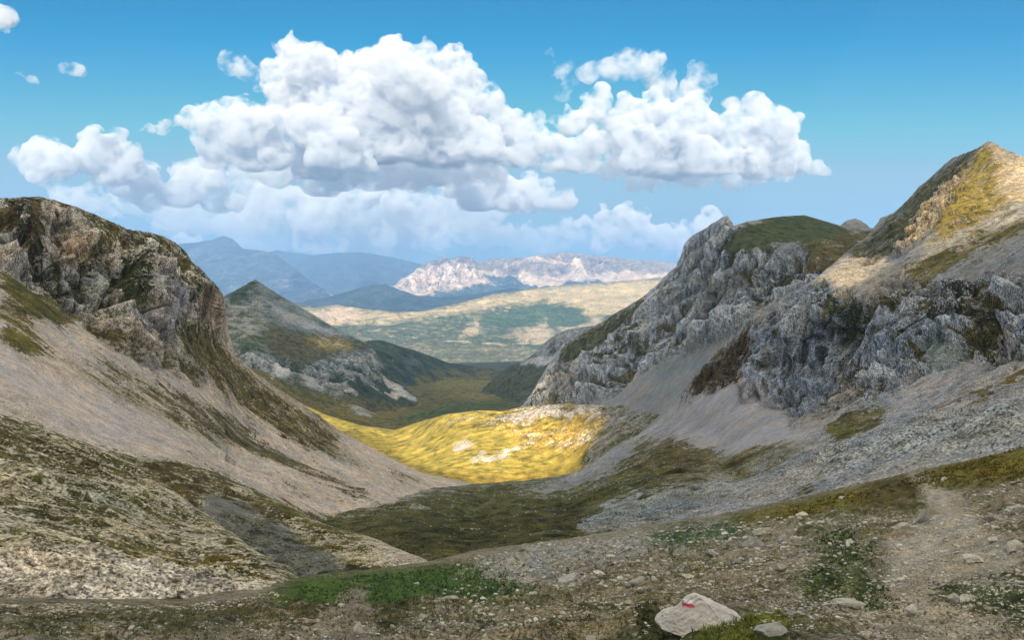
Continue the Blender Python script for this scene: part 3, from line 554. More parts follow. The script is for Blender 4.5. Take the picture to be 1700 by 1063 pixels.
s_hill = Sheet('hill',
  T=[(420, 500), (480, 500), (520, 511), (560, 506), (600, 512), (650, 518), (700, 517), (760, 503), (820, 488), (900, 477), (1000, 470), (1100, 461), (1300, 452)],
  B=[(420, 650), (1300, 650)],
  depth=[(520, 512, 9500), (700, 517, 9500), (820, 488, 10500), (1100, 462, 11500), (800, 608, 7000), (1100, 610, 7000), (600, 600, 7200), (420, 510, 9000), (420, 640, 6500), (1300, 640, 6500), (1300, 455, 11500), (800, 550, 8600)],
  u=(430, 1280), stone=(.33, .29, .21), plants=(.052, .075, .045), cover=.70, soil_dir=(.9, 0, .3),
  paint=[
    ([(500, 515), (700, 520), (820, 490), (1000, 470), (1300, 450), (1300, 520), (1040, 520), (960, 530), (850, 505), (760, 520), (600, 535)], 9, dict(c=.28, p=(.16, .15, .06), s=(.40, .33, .215))),
    ([(840, 520), (900, 498), (960, 512), (980, 535), (900, 545), (780, 540)], 6, dict(c=1, p=(.05, .085, .05))),
    ([(770, 545), (800, 528), (790, 555), (765, 562)], 5, dict(c=.3, s=(.34, .29, .21))),
    ([(850, 555), (905, 530), (920, 560), (880, 580)], 7, dict(c=.35, s=(.34, .29, .21))),
    ([(930, 540), (1000, 525), (1000, 560), (930, 560)], 7, dict(c=.35, s=(.34, .29, .21))),
    ([(740, 562), (860, 577), (860, 580), (740, 566)], 1.5, dict(c=-.1, k=.8)),
    ([(600, 570), (760, 575), (880, 585), (880, 610), (600, 610)], 8, dict(c=.72, p=(.09, .10, .065))),
    ([(520, 520), (560, 508), (600, 520), (590, 532), (530, 535)], 5, dict(c=.15, s=(.42, .34, .26))),
  ],
  streak=.09, nu=900, nv=380, lam0=1600, rough=.13, noct=9, warp=5, seed=12, mat=mat_far, back=.25, backslope=.4)

s_ridge_blue = Sheet('mountain',
  T=[(440, 510), (540, 496), (575, 486), (610, 476), (640, 472), (660, 480), (690, 490), (730, 494), (790, 488), (850, 478), (880, 484), (940, 476), (990, 483), (1150, 480)],
  B=[(440, 560), (1150, 560)],
  depth=[(640, 472, 15000), (540, 495, 15000), (850, 474, 15500), (1100, 470, 15500), (640, 520, 12500), (900, 520, 12500), (440, 540, 12500), (1150, 540, 12500)],
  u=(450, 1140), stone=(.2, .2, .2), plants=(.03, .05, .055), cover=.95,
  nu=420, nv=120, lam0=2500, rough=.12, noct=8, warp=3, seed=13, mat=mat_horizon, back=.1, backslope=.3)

s_range = Sheet('mountain',
  T=[(560, 500), (620, 480), (655, 474), (668, 462), (685, 452), (702, 440), (720, 433), (735, 428), (752, 430), (770, 425), (785, 430), (797, 438), (810, 432), (830, 429), (870, 428), (905, 424), (940, 420), (965, 422), (990, 425), (1040, 430), (1080, 433), (1120, 437), (1300, 436)],
  B=[(560, 545), (1300, 545)],
  depth=[(735, 428, 21000), (940, 421, 22000), (1120, 437, 21500), (680, 500, 17500), (900, 500, 17500), (1200, 500, 17500), (560, 500, 18500), (560, 545, 16000), (1300, 545, 16000), (1300, 436, 21000), (800, 465, 19500)],
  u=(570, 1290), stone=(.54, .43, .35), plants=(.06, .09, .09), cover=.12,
  paint=[([(560, 545), (560, 490), (680, 492), (740, 488), (800, 478), (850, 466), (900, 478), (960, 468), (1060, 478), (1300, 478), (1300, 545)], 6, dict(c=1.0, p=(.045, .07, .075))),  # this and the next patch: blue shadow painted as dark plant cover
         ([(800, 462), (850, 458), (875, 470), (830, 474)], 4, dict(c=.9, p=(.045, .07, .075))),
         ([(655, 480), (700, 478), (680, 498)], 4, dict(c=.2)),
         ([(650, 474), (735, 425), (800, 436), (790, 465), (700, 480)], 6, dict(cl=.9, r=1.3)), ([(800, 430), (950, 420), (1100, 438), (1000, 455), (830, 456)], 6, dict(cl=.7))],
  nu=640, nv=200, lam0=3500, rough=.13, noct=8, warp=3, seed=14, mat=mat_horizon, back=.15, backslope=.4, cliff_amp=.6, clam=500)

s_blue_left = Sheet('mountain',
  T=[(180, 450), (270, 418), (300, 405), (330, 402), (352, 398), (370, 392), (385, 396), (395, 404), (402, 412), (440, 418), (465, 428), (485, 442), (505, 458), (530, 476), (560, 495), (600, 512), (680, 530)],
  B=[(180, 560), (680, 560)],
  depth=[(370, 393, 25000), (270, 418, 25000), (440, 418, 24000), (530, 476, 20000), (600, 512, 17500), (370, 520, 19000), (500, 540, 16500), (180, 540, 19000), (680, 550, 16000), (180, 450, 25000)],
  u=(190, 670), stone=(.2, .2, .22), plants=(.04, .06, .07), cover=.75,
  paint=[([(545, 485), (580, 500), (600, 512), (570, 505)], 3, dict(c=-.2, s=(.5, .42, .36)))],
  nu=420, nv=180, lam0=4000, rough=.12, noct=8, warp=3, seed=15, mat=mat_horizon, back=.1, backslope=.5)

s_blue_far = Sheet('mountain',
  T=[(330, 430), (420, 424), (460, 416), (520, 424), (560, 420), (600, 419), (650, 427), (690, 436), (760, 452), (900, 470)],
  B=[(330, 540), (900, 540)],
  depth=[(600, 419, 32000), (450, 417, 31500), (760, 452, 31000), (330, 430, 31000), (600, 520, 25500), (330, 520, 25500), (900, 520, 25500)],
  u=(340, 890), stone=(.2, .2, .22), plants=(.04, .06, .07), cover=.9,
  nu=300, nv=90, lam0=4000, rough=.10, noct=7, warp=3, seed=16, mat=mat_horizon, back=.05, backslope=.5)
# ------------------------------------------------------------------ the land below, an unseen crest and unseen clouds added to shade the valley
def at3(px, py, d): return np.array([(px - CX) / F * d, d, (HZ - py) / F * d])
mb, tb, bb = M('lowland'); bb.inputs['Base Color'].default_value = (.07, .08, .04, 1); bb.inputs['Roughness'].default_value = 1
nb_ = N(tb, 'ShaderNodeTexNoise'); nb_.inputs['Scale'].default_value = .002; nb_.inputs['Detail'].default_value = 6
cr = N(tb, 'ShaderNodeValToRGB'); cr.color_ramp.elements[0].color = (.04, .06, .03, 1); cr.color_ramp.elements[1].color = (.16, .14, .07, 1)
tb.links.new(nb_.outputs[0], cr.inputs[0]); tb.links.new(cr.outputs[0], bb.inputs['Base Color'])
g = np.linspace(-1, 1, 60)
GX, GY = np.meshgrid(np.sign(g) * np.abs(g) ** 1.5 * 40000, np.sign(g) * np.abs(g) ** 1.5 * 33000)
GZ = np.full(GX.shape, -1350.) + fbm(np.stack([GX, GY, GX * 0], -1).reshape(-1, 3), 6000, 3, 5).reshape(GX.shape) * 80
mesh_grid('terrain', np.stack([GX, GY, GZ], -1), mb, {})

hsun = SUND[:2] / np.linalg.norm(SUND[:2]); perp = np.array([-hsun[1], hsun[0]])       # perp points to the right
tane = math.tan(SUN_EL); SHADE_CREST = 420.0
def shade_crest_coord(P):
    s = P[:2] @ perp; a = -(P[:2] @ hsun); return s, P[2] + (a + SHADE_CREST) * tane
line = [(-900, 500), (-450, 470), (-330, 415)]
def seen(sh, px, py):
    i = int(np.clip((px - sh.u[0]) / (sh.u[1] - sh.u[0]) * (sh.nu - 1), 0, sh.nu - 1)); t = np.clip((py - interp(sh.B, px)) / (interp(sh.T, px) - interp(sh.B, px)), 0, 1)
    return sh.P0[int(t * (sh.nv0 - 1)), i]
for (px, py, d, off) in [(0, 327, 450, 40), (100, 333, 460, 34), (210, 380, 500, 28), (371, 490, 640, 16), (385, 565, 650, 50)]:
    s, h = shade_crest_coord(at3(px, py, d)); line.append((s, h + off))
for (px, py) in [(600, 722), (680, 765), (740, 788), (800, 800), (870, 798), (925, 792), (950, 775), (975, 745), (1000, 712), (1012, 690)]:
    s, h = shade_crest_coord(seen(s_hollow, px, py)); line.append((s, h)); print('hollow', px, round(s), round(h))
s, h = shade_crest_coord(seen(s_hollow, 1030, 680)); line.append((s, h + 60))
for (px, py) in [(1350, 468), (1400, 482), (1480, 446), (1540, 425), (1620, 395), (1700, 365), (1900, 360)]:
    s, h = shade_crest_coord(seen(s_right, px, py)); line.append((s, h)); print('upper', px, round(s), round(h))
line.sort()
line = np.array(line)
ss = np.linspace(-1500, 1300, 420); hh = np.interp(ss, line[:, 0], line[:, 1])
hh = hh + fbm(np.stack([ss, ss * 0, ss * 0], -1), 40, 5, 61, .6) * 4
rows = []
for k in np.linspace(-1, 1, 41):
    sgn = np.sign(k); q = abs(k)
    off = q * (SHADE_CREST - 110 if k > 0 else 900)                   # k>0 towards the viewer
    base = -30 if k > 0 else -300
    z = hh + (base - hh) * (q ** .85)
    dist = SHADE_CREST - off if k > 0 else SHADE_CREST + off
    x = ss * perp[0] + hsun[0] * dist; yv = ss * perp[1] + hsun[1] * dist
    rows.append(np.stack([x, yv, z], -1))
Pm = np.array(rows); sh = Pm.shape
nn = fbm(Pm.reshape(-1, 3), 90, 6, 71, .55).reshape(sh[:2]); kk = np.abs(np.linspace(-1, 1, 41))[:, None]
Pm[..., 2] += nn * 22 * np.clip(kk * 6, 0, 1)
mesh_grid('mountain', Pm, mat_left, {'stone': np.tile(np.array(SCREE_L), (Pm.size // 3, 1)), 'plants': np.tile(np.array(OLIVE), (Pm.size // 3, 1)), 'cover': np.tile(np.array([.4, 0, 1.]), (Pm.size // 3, 1))})  # unseen ridge added to cast shade, skyline fitted to the wanted shadow edges

mc, tcn, bc = M('shade_cloud_body'); bc.inputs['Base Color'].default_value = (.9, .9, .9, 1); bc.inputs['Roughness'].default_value = 1
def shade_cloud(pts, alt=1900., thick=90.):
    """an added shade caster, a flat cloud shape unseen behind and above the viewer; its outline is where its shadow falls, carried up the sun's rays"""
    q = []
    for (px, py, d) in pts:
        P = at3(px, py, d); P = P + SUND * (alt - P[2]) / SUND[2]; q.append(P[:2])
    q = np.array(q); n = 160
    seg = np.concatenate([np.linspace(q[i], q[(i + 1) % len(q)], 24, endpoint=False) for i in range(len(q))])
    c = seg.mean(0); V = []; Fc = []; m = len(seg)
    rr = fbm(np.concatenate([seg, seg[:, :1] * 0], 1), 500, 5, 5, .6)
    seg = seg + (seg - c) / np.linalg.norm(seg - c, axis=1, keepdims=True) * rr[:, None] * 40
    rings = [(0.0, -1), (.5, -1), (.9, -.8), (1, 0), (.93, .7), (.75, 1.4), (.4, 2.2), (0., 2.6)]
    for (f, z) in rings:
        p = c + (seg - c) * f; zz = alt + z * thick + (fbm(np.concatenate([p, p[:, :1] * 0], 1), 400, 4, 8) * thick * (z > .5))
        V += [(a[0], a[1], b) for a, b in zip(p, zz)]
    for i in range(len(rings) - 1):
        for j in range(m):
            k = (j + 1) % m; Fc.append((i * m + j, i * m + k, (i + 1) * m + k, (i + 1) * m + j))
    me = bpy.data.meshes.new('cloud'); me.from_pydata(V, [], Fc); me.materials.append(mc)
    o = bpy.data.objects.new('cloud', me); C.objects.link(o); o['kind'] = 'structure'  # unseen shadow caster, added apart from the clouds in view
# shade laid over the right-hand wall
shade_cloud([(1030, 700, 930), (1060, 650, 1150), (1240, 560, 830), (1350, 462, 720), (1440, 430, 760), (1520, 370, 760), (1560, 322, 790), (1600, 270, 840), (1640, 225, 950), (1640, 300, 1800), (1300, 330, 2200), (900, 560, 2100), (870, 660, 1750), (890, 672, 1250)])
# shade laid over the valley and the green peak
shade_cloud([(640, 705, 1650), (760, 690, 1550), (860, 676, 1350), (880, 640, 2000), (1060, 560, 2500), (1060, 600, 6200), (500, 600, 6200), (250, 520, 4000), (60, 500, 2600), (280, 600, 1900), (450, 665, 1750), (545, 682, 1640)])

# the air: one closed box over the land, sky and clouds outside
hb = bpy.data.meshes.new('haze')
X0, X1, Y0, Y1, Z0, Z1 = -40500, 40500, -3500, 34500, -1460, 1720
v = [(x, y, z) for x in (X0, X1) for y in (Y0, Y1) for z in (Z0, Z1)]
hb.from_pydata(v, [], [(0, 1, 3, 2), (4, 6, 7, 5), (0, 4, 5, 1), (2, 3, 7, 6), (0, 2, 6, 4), (1, 5, 7, 3)])
ho = bpy.data.objects.new('haze', hb); C.objects.link(ho); ho['kind'] = 'stuff'; ho['label'] = 'thin blue mountain air between the viewer and the far ranges'
mh = bpy.data.materials.new('haze'); mh.use_nodes = True; th = mh.node_tree
th.nodes.remove(th.nodes['Principled BSDF'])
pv = th.nodes.new('ShaderNodeVolumePrincipled'); pv.inputs['Color'].default_value = (.30, .56, 1.0, 1); pv.inputs['Density'].default_value = 3.8e-5
pv.inputs['Anisotropy'].default_value = 0.0
th.links.new(pv.outputs[0], th.nodes['Material Output'].inputs['Volume'])
hb.materials.append(mh)
# ------------------------------------------------------------------ the clouds in view
def icos(level=2):
    import bmesh
    bm = bmesh.new(); bmesh.ops.create_icosphere(bm, subdivisions=level, radius=1)
    V = np.array([v.co[:] for v in bm.verts]); Fa = np.array([[v.index for v in f.verts] for f in bm.faces]); bm.free(); return V, Fa
ICO = icos(2)
CLOUD_MATS = {}
def cloud_mat(mfp, px, thin=0.0):
    """vapour: dense in the heart, broken and thin in its outer metres; px = metres per photo pixel at the cloud"""
    key = (mfp, px, thin)
    if key in CLOUD_MATS: return CLOUD_MATS[key]
    m = bpy.data.materials.new('cloud'); m.use_nodes = True; t = m.node_tree
    t.nodes.remove(t.nodes['Principled BSDF'])
    tc = t.nodes.new('ShaderNodeTexCoord')
    n = t.nodes.new('ShaderNodeTexNoise'); n.inputs['Scale'].default_value = 1 / (28 * px); n.inputs['Detail'].default_value = 6; n.inputs['Roughness'].default_value = .64
    t.links.new(tc.outputs['Object'], n.inputs['Vector'])
    d = math_(t, 'MULTIPLY', math_(t, 'SUBTRACT', n.outputs[0], .43 + thin), 5.0, False)
    d = math_(t, 'MINIMUM', math_(t, 'MAXIMUM', d, 0.0), 1.0)
    v = t.nodes.new('ShaderNodeVolumePrincipled'); v.inputs['Color'].default_value = (.80, .832, .885, 1)
    v.inputs['Anisotropy'].default_value = 0.0
    t.links.new(math_(t, 'MULTIPLY', d, 1 / (mfp * px)), v.inputs['Density'])
    t.links.new(v.outputs[0], t.nodes['Material Output'].inputs['Volume'])
    CLOUD_MATS[key] = m; return m
def cloud(puffs, d, base, label, seed=1, mfp=8, thin=0.0, depthf=.9, vox=4.5, sub=7, ragged=1.0):
    """puffs: (px, py, radius px); base: row of the flat underside; d: distance"""
    g = np.random.default_rng(seed); k = d / F
    ctr = []; rad = []
    for (px, py, r) in puffs:
        r = r * 1.16
        dd = g.normal() * r * depthf * .8
        c = np.array([px - CX, (dd), HZ - py]); ctr.append(c); rad.append(r)
        for _ in range(sub):
            v = g.normal(size=3); v /= np.linalg.norm(v); v[2] = v[2] * .8 + .25; v[1] -= .35; v /= np.linalg.norm(v)
            r2 = r * g.uniform(.22, .52); c2 = c + v * r * g.uniform(.7, .98); ctr.append(c2); rad.append(r2)
            for _ in range(2):
                w_ = v + g.normal(size=3) * .7; w_ /= np.linalg.norm(w_)
                ctr.append(c2 + w_ * r2 * .9); rad.append(r2 * g.uniform(.35, .55))
    V, Fa = ICO; Vs = []; Fs = []; n = 0
    zb = HZ - base
    for c, r in zip(ctr, rad):
        p = c + V * r * np.array([1, 1, .85])
        lo = p[:, 2] < zb; p[lo, 2] = zb + (p[lo, 2] - zb) * .12
        Vs.append(p); Fs.append(Fa + n); n += len(V)
    me = bpy.data.meshes.new('t'); me.from_pydata(np.concatenate(Vs).tolist(), [], np.concatenate(Fs).tolist())
    o = bpy.data.objects.new('t', me); C.objects.link(o)
    md = o.modifiers.new('r', 'REMESH'); md.mode = 'VOXEL'; md.voxel_size = vox
    dg = bpy.context.evaluated_depsgraph_get(); ev = bpy.data.meshes.new_from_object(o.evaluated_get(dg))
    bpy.data.objects.remove(o)
    co = np.empty(len(ev.vertices) * 3, np.float32); ev.vertices.foreach_get('co', co); co = co.reshape(-1, 3).astype(float)
    nn = np.empty(len(ev.vertices) * 3, np.float32); ev.vertices.foreach_get('normal', nn); nn = nn.reshape(-1, 3)
    dsp = np.zeros(len(co)); lam = 60.
    q = co + seed * 31
    for o_ in range(6):
        a = 1 - 2.2 * np.abs(noise(q / lam, 500 + o_)) if lam < 30 else noise(q / lam, 500 + o_)
        dsp += a * lam * .20 * ragged; lam *= .5
        if lam < vox * .8: break
    co = co + nn * dsp[:, None] * np.array([1, 1, .8])
    lo = co[:, 2] < zb; co[lo, 2] = zb + (co[lo, 2] - zb) * .35
    ev.vertices.foreach_set('co', co.astype(np.float32).ravel()); ev.update()
    o = bpy.data.objects.new('t', ev); C.objects.link(o)
    md = o.modifiers.new('r', 'REMESH'); md.mode = 'VOXEL'; md.voxel_size = vox * .9
    dg = bpy.context.evaluated_depsgraph_get(); e2 = bpy.data.meshes.new_from_object(o.evaluated_get(dg))
    bpy.data.objects.remove(o); ev = e2
    co = np.empty(len(ev.vertices) * 3, np.float32); ev.vertices.foreach_get('co', co); co = co.reshape(-1, 3).astype(float)
    co = co * k; co[:, 1] += d
    ev.vertices.foreach_set('co', co.astype(np.float32).ravel()); ev.update()
    ev.materials.clear(); ev.materials.append(cloud_mat(mfp, round(k, 2), thin))
    ev.name = 'cloud'
    ob = bpy.data.objects.new('cloud', ev); C.objects.link(ob)
    ob['label'] = label; ob['category'] = 'cloud'; ob['kind'] = 'thing'; ob['group'] = 'clouds over the valley'
    #print('cloud', len(co), [round(x) for x in co.min(0)], [round(x) for x in co.max(0)])
    return ob
NEAR = 15600
cloud([(470, 128, 38), (520, 118, 42), (585, 112, 42), (635, 118, 38), (690, 150, 50), (745, 112, 24), (765, 140, 38), (800, 165, 34), (815, 205, 46), (850, 240, 32), (740, 205, 55), (660, 195, 60), (590, 185, 55), (540, 175, 45), (500, 160, 40), (640, 250, 50), (720, 262, 45), (800, 262, 40), (560, 235, 50), (870, 262, 22)],
      NEAR, 270, 'tallest billowing white cumulus, highest in the middle of the sky', 3, vox=3, ragged=1.25)
cloud([(352, 205, 24), (372, 235, 34), (420, 215, 36), (470, 205, 40), (520, 210, 40), (560, 230, 38), (440, 255, 40), (500, 262, 42), (350, 262, 24), (560, 268, 34), (600, 275, 26), (395, 195, 22)],
      NEAR - 1500, 281, 'white cumulus lobe at the left foot of the tallest cloud', 5, vox=3, ragged=1.2)
cloud([(430, 285, 24), (470, 282, 32), (520, 284, 40), (570, 284, 42), (620, 284, 40), (670, 280, 36), (720, 278, 30), (770, 276, 26), (820, 276, 22), (400, 284, 16)],
      NEAR + 2700, 320, 'dark flat grey cloud base under the middle cumulus', 6, vox=3, thin=-.005, mfp=11, ragged=1.0)
cloud([(945, 212, 26), (985, 190, 26), (1010, 215, 34), (1050, 178, 26), (1090, 205, 42), (1130, 190, 34), (1150, 225, 44), (1200, 230, 40), (1240, 215, 32), (1275, 218, 28), (1290, 240, 42), (1318, 258, 32), (1290, 268, 36), (1230, 270, 36), (1160, 270, 40), (1100, 262, 44), (1050, 250, 42), (1345, 278, 16)],
      NEAR, 292, 'broad white cumulus with a flat grey base above the right cliffs', 8, vox=3, ragged=1.25)
cloud([(1120, 285, 30), (1070, 282, 30), (1160, 286, 26), (1210, 284, 24), (1020, 276, 24), (1260, 284, 20), (1300, 284, 16), (980, 272, 16)],
      NEAR + 2600, 316, 'blue-grey cloud base hanging under the right cumulus', 9, vox=3, thin=.0, mfp=12, ragged=1.0)
cloud([(1010, 122, 16), (1045, 112, 22), (1080, 108, 24), (1115, 125, 26), (1150, 140, 26), (1170, 128, 12), (1130, 160, 24), (975, 125, 14)],
      NEAR + 900, 172, 'pale grey wispy cloud above the right cumulus', 10, vox=3, thin=.0, mfp=18)
cloud([(918, 95, 10), (930, 118, 16), (945, 140, 14), (935, 158, 10), (905, 84, 5)],
      NEAR + 900, 172, 'faint ragged wisp left of the pale grey upper cloud', 11, vox=2.5, thin=.02, mfp=22, ragged=1.6)
cloud([(885, 215, 22), (915, 245, 28), (960, 255, 32), (985, 240, 22), (870, 255, 20), (930, 265, 26)],
      NEAR - 900, 284, 'small cumulus filling the gap between the two largest clouds', 12, vox=3, thin=.01)
cloud([(760, 302, 22), (792, 310, 32), (830, 318, 32), (870, 322, 28), (905, 326, 18), (935, 334, 12), (800, 328, 22), (850, 335, 16)],
      21500, 349, 'small bright flat-based cumulus below the gap between the largest clouds', 13, vox=3, mfp=6)
cloud([(62, 256, 22), (95, 256, 30), (130, 255, 32), (170, 257, 32), (200, 266, 28), (225, 285, 20), (120, 275, 28), (175, 285, 26), (70, 275, 18)],
      20500, 308, 'white cumulus high above the left mountain, furthest left of the big ones', 14, vox=3, ragged=1.2)
cloud([(250, 300, 26), (290, 290, 28), (330, 288, 28), (370, 300, 24), (300, 322, 30), (350, 326, 28), (390, 335, 18), (250, 330, 22), (215, 320, 18)],
      22500, 353, 'white cumulus just above the crest of the left mountain', 15, vox=3)
cloud([(430, 310, 30), (400, 330, 24), (460, 340, 26), (430, 360, 24), (490, 335, 22)],
      37500, 385, 'dim bluish cloud low behind the left mountain crest', 16, vox=3, thin=.03, mfp=14)
cloud([(520, 340, 26), (560, 325, 26), (600, 322, 24), (540, 370, 24), (520, 395, 16), (560, 408, 10), (500, 410, 10), (535, 410, 12)],
      37000, 420, 'tall ragged low cloud ending in a small bright tongue', 17, vox=3, thin=.02, mfp=9)
cloud([(640, 320, 22), (665, 335, 24), (690, 330, 20), (660, 365, 22), (700, 390, 22), (735, 400, 20), (740, 375, 16), (640, 395, 14), (720, 350, 20)],
      38500, 424, 'hazy low cloud above the pale far range', 18, vox=3, thin=.03, mfp=12)
cloud([(940, 370, 16), (975, 372, 18), (1005, 362, 20), (1035, 352, 16), (1050, 370, 22), (1020, 392, 26), (1065, 398, 22), (1000, 405, 20), (1100, 395, 20), (1130, 392, 20), (1160, 380, 18), (1185, 372, 16), (1140, 410, 20)],
      37000, 428, 'bright towering cumulus low behind the right-hand ridge', 19, vox=3, mfp=7)
cloud([(110, 330, 22), (140, 336, 24), (170, 345, 20), (195, 352, 14)], 37000, 372, 'faint low cloud just over the highest part of the left mountain', 28, vox=3, thin=.03, mfp=14)
cloud([(780, 386, 10), (800, 382, 13), (825, 383, 13), (850, 384, 14), (875, 383, 13), (900, 384, 13), (925, 385, 12), (948, 386, 11)],
      39500, 395, 'thin pale band of cloud low over the pale far range', 20, vox=3, thin=.045, mfp=14)
cloud([(230, 215, 9), (250, 212, 12), (275, 208, 14), (296, 202, 9)], NEAR + 1500, 224, 'small puff left of the tallest cumulus', 21, vox=2, thin=.03, mfp=7)
cloud([(35, 124, 8), (52, 130, 10), (66, 136, 7)], NEAR + 1500, 142, 'small flat wisp at far left', 22, vox=2, thin=-.02, mfp=12)
cloud([(106, 108, 8), (120, 112, 10)], NEAR + 1500, 124, 'small round puff beside the flat wisp at far left', 23, vox=2, thin=-.02, mfp=12)
cloud([(-6, 20, 16), (2, 38, 12)], NEAR, 52, 'white cloud edge in the top left corner', 24, vox=2, thin=.01)
cloud([(325, 405, 12), (345, 412, 10), (300, 400, 10), (310, 420, 12)], 36500, 440, 'warm cream cloud behind the left buttress', 25, vox=2.5, thin=.0)
cloud([(390, 110, 7), (410, 125, 9), (425, 140, 8)], NEAR + 800, 150, 'thin torn wisp at the upper left edge of the tallest cumulus', 26, vox=2, thin=.05, mfp=12, ragged=1.6)
cloud([(1213, 168, 8), (1210, 180, 7)], NEAR + 800, 188, 'tiny faint puff right of the pale upper cloud', 27, vox=2, thin=.05, mfp=12)
cloud([(x_, 352 + 18 * math.sin(x_ * .021), 34 + 8 * math.sin(x_ * .05)) for x_ in range(250, 800, 34)] + [(x_, 396, 26) for x_ in range(400, 760, 36)],
      43000, 430, 'wide milky veil of low cloud behind the others, over the far blue mountains', 40, vox=4, thin=-.04, mfp=40, ragged=.8)
cloud([(x_, 392 + 8 * math.sin(x_ * .03), 22) for x_ in range(780, 1200, 30)],
      43500, 428, 'milky veil of low cloud behind the bright towering cumulus', 41, vox=4, thin=-.04, mfp=45, ragged=.8)
# ------------------------------------------------------------------ stones and grass on the pass
def stone_material(name, base, mark=.5):
    m, t, b = M(name)
    tc = N(t, 'ShaderNodeTexCoord'); oi = N(t, 'ShaderNodeObjectInfo')
    def nz(scale, det, r=.6):
        n = N(t, 'ShaderNodeTexNoise'); n.inputs['Scale'].default_value = scale; n.inputs['Detail'].default_value = det; n.inputs['Roughness'].default_value = r
        t.links.new(tc.outputs['Object'], n.inputs['Vector']); return n.outputs['Fac']
    rp = N(t, 'ShaderNodeValToRGB'); e = rp.color_ramp.elements
    e[0].position = .3; e[0].color = tuple(c * .55 for c in base) + (1,); e[1].position = .68; e[1].color = tuple(min(1, c * 1.25) for c in base) + (1,)
    x = e.new(.5); x.color = base + (1,)
    t.links.new(nz(2.2, 8, .65), rp.inputs[0])
    li = math_(t, 'MULTIPLY', math_(t, 'SUBTRACT', nz(5.5, 6, .7), .55), 7 * mark, True)
    mx = N(t, 'ShaderNodeMix', data_type='RGBA'); t.links.new(li, mx.inputs['Factor']); t.links.new(rp.outputs[0], mx.inputs['A'])
    mx.inputs['B'].default_value = (base[0] * .42, base[1] * .42, base[2] * .36, 1)
    val = math_(t, 'ADD', math_(t, 'MULTIPLY', oi.outputs['Random'], .5), .75)
    t.links.new(vmul(t, mx.outputs['Result'], val), b.inputs['Base Color'])
    b.inputs['Roughness'].default_value = .9; b.inputs['Specular IOR Level'].default_value = .2
    bp = N(t, 'ShaderNodeBump'); bp.inputs['Strength'].default_value = .6; bp.inputs['Distance'].default_value = .08
    t.links.new(nz(7, 8, .7), bp.inputs['Height']); t.links.new(bp.outputs[0], b.inputs['Normal'])
    return m
st_pale = stone_material('pale_limestone', (.56, .53, .45)); st_grey = stone_material('grey_limestone', (.37, .36, .33)); st_mark = stone_material('boulder_limestone', (.66, .62, .60), .22)
def rock_mesh(seed, level=4, dims=(1, 1, .7), cuts=16, name='stone', rough=.05):
    g = np.random.default_rng(seed); V, Fa = icos(level); P = V.copy()
    for _ in range(cuts):                                      # planar breaks
        n = g.normal(size=3); n /= np.linalg.norm(n); h = g.uniform(.48, .85)
        d = P @ n - h; P -= np.where(d > 0, d, 0)[:, None] * n * .97
    P += V * (fbm(V + seed, .9, 3, seed) * .10)[:, None] + V * (fbm(V + seed, .28, 4, seed + 9, .6) * rough)[:, None]
    P *= np.array(dims)
    me = bpy.data.meshes.new(name); me.from_pydata(P.tolist(), [], Fa.tolist()); return me
def settle(o, px, py, sheet, wpx, sink=.25):
    p, n = sheet.at(px, py); k = p.y / F; r = wpx * k / 2
    return p, k, r
def stone(px, py, wpx, hpx, label, seed, mat, tilt=0.0, group=None, mesh=None, sheet=None, yaw=None):
    """px, py: where its foot meets the ground; wpx x hpx: its seen size"""
    g = np.random.default_rng(seed)
    p, k, r = settle(None, px, py, sheet or s_ground, wpx)
    me = mesh or rock_mesh(seed)
    if not me.materials: me.materials.append(mat)
    o = bpy.data.objects.new('stone', me); C.objects.link(o)
    h = hpx * k
    o.scale = (r * 1.08, r * g.uniform(.7, 1.0), h * .86)
    o.rotation_euler = (g.uniform(-.12, .12), tilt, g.uniform(-.35, .35) if yaw is None else yaw)
    o.location = (p.x, p.y, p.z + h * .30)
    o['label'] = label; o['category'] = 'stone'; o['kind'] = 'thing'
    if group: o['group'] = group
    return o
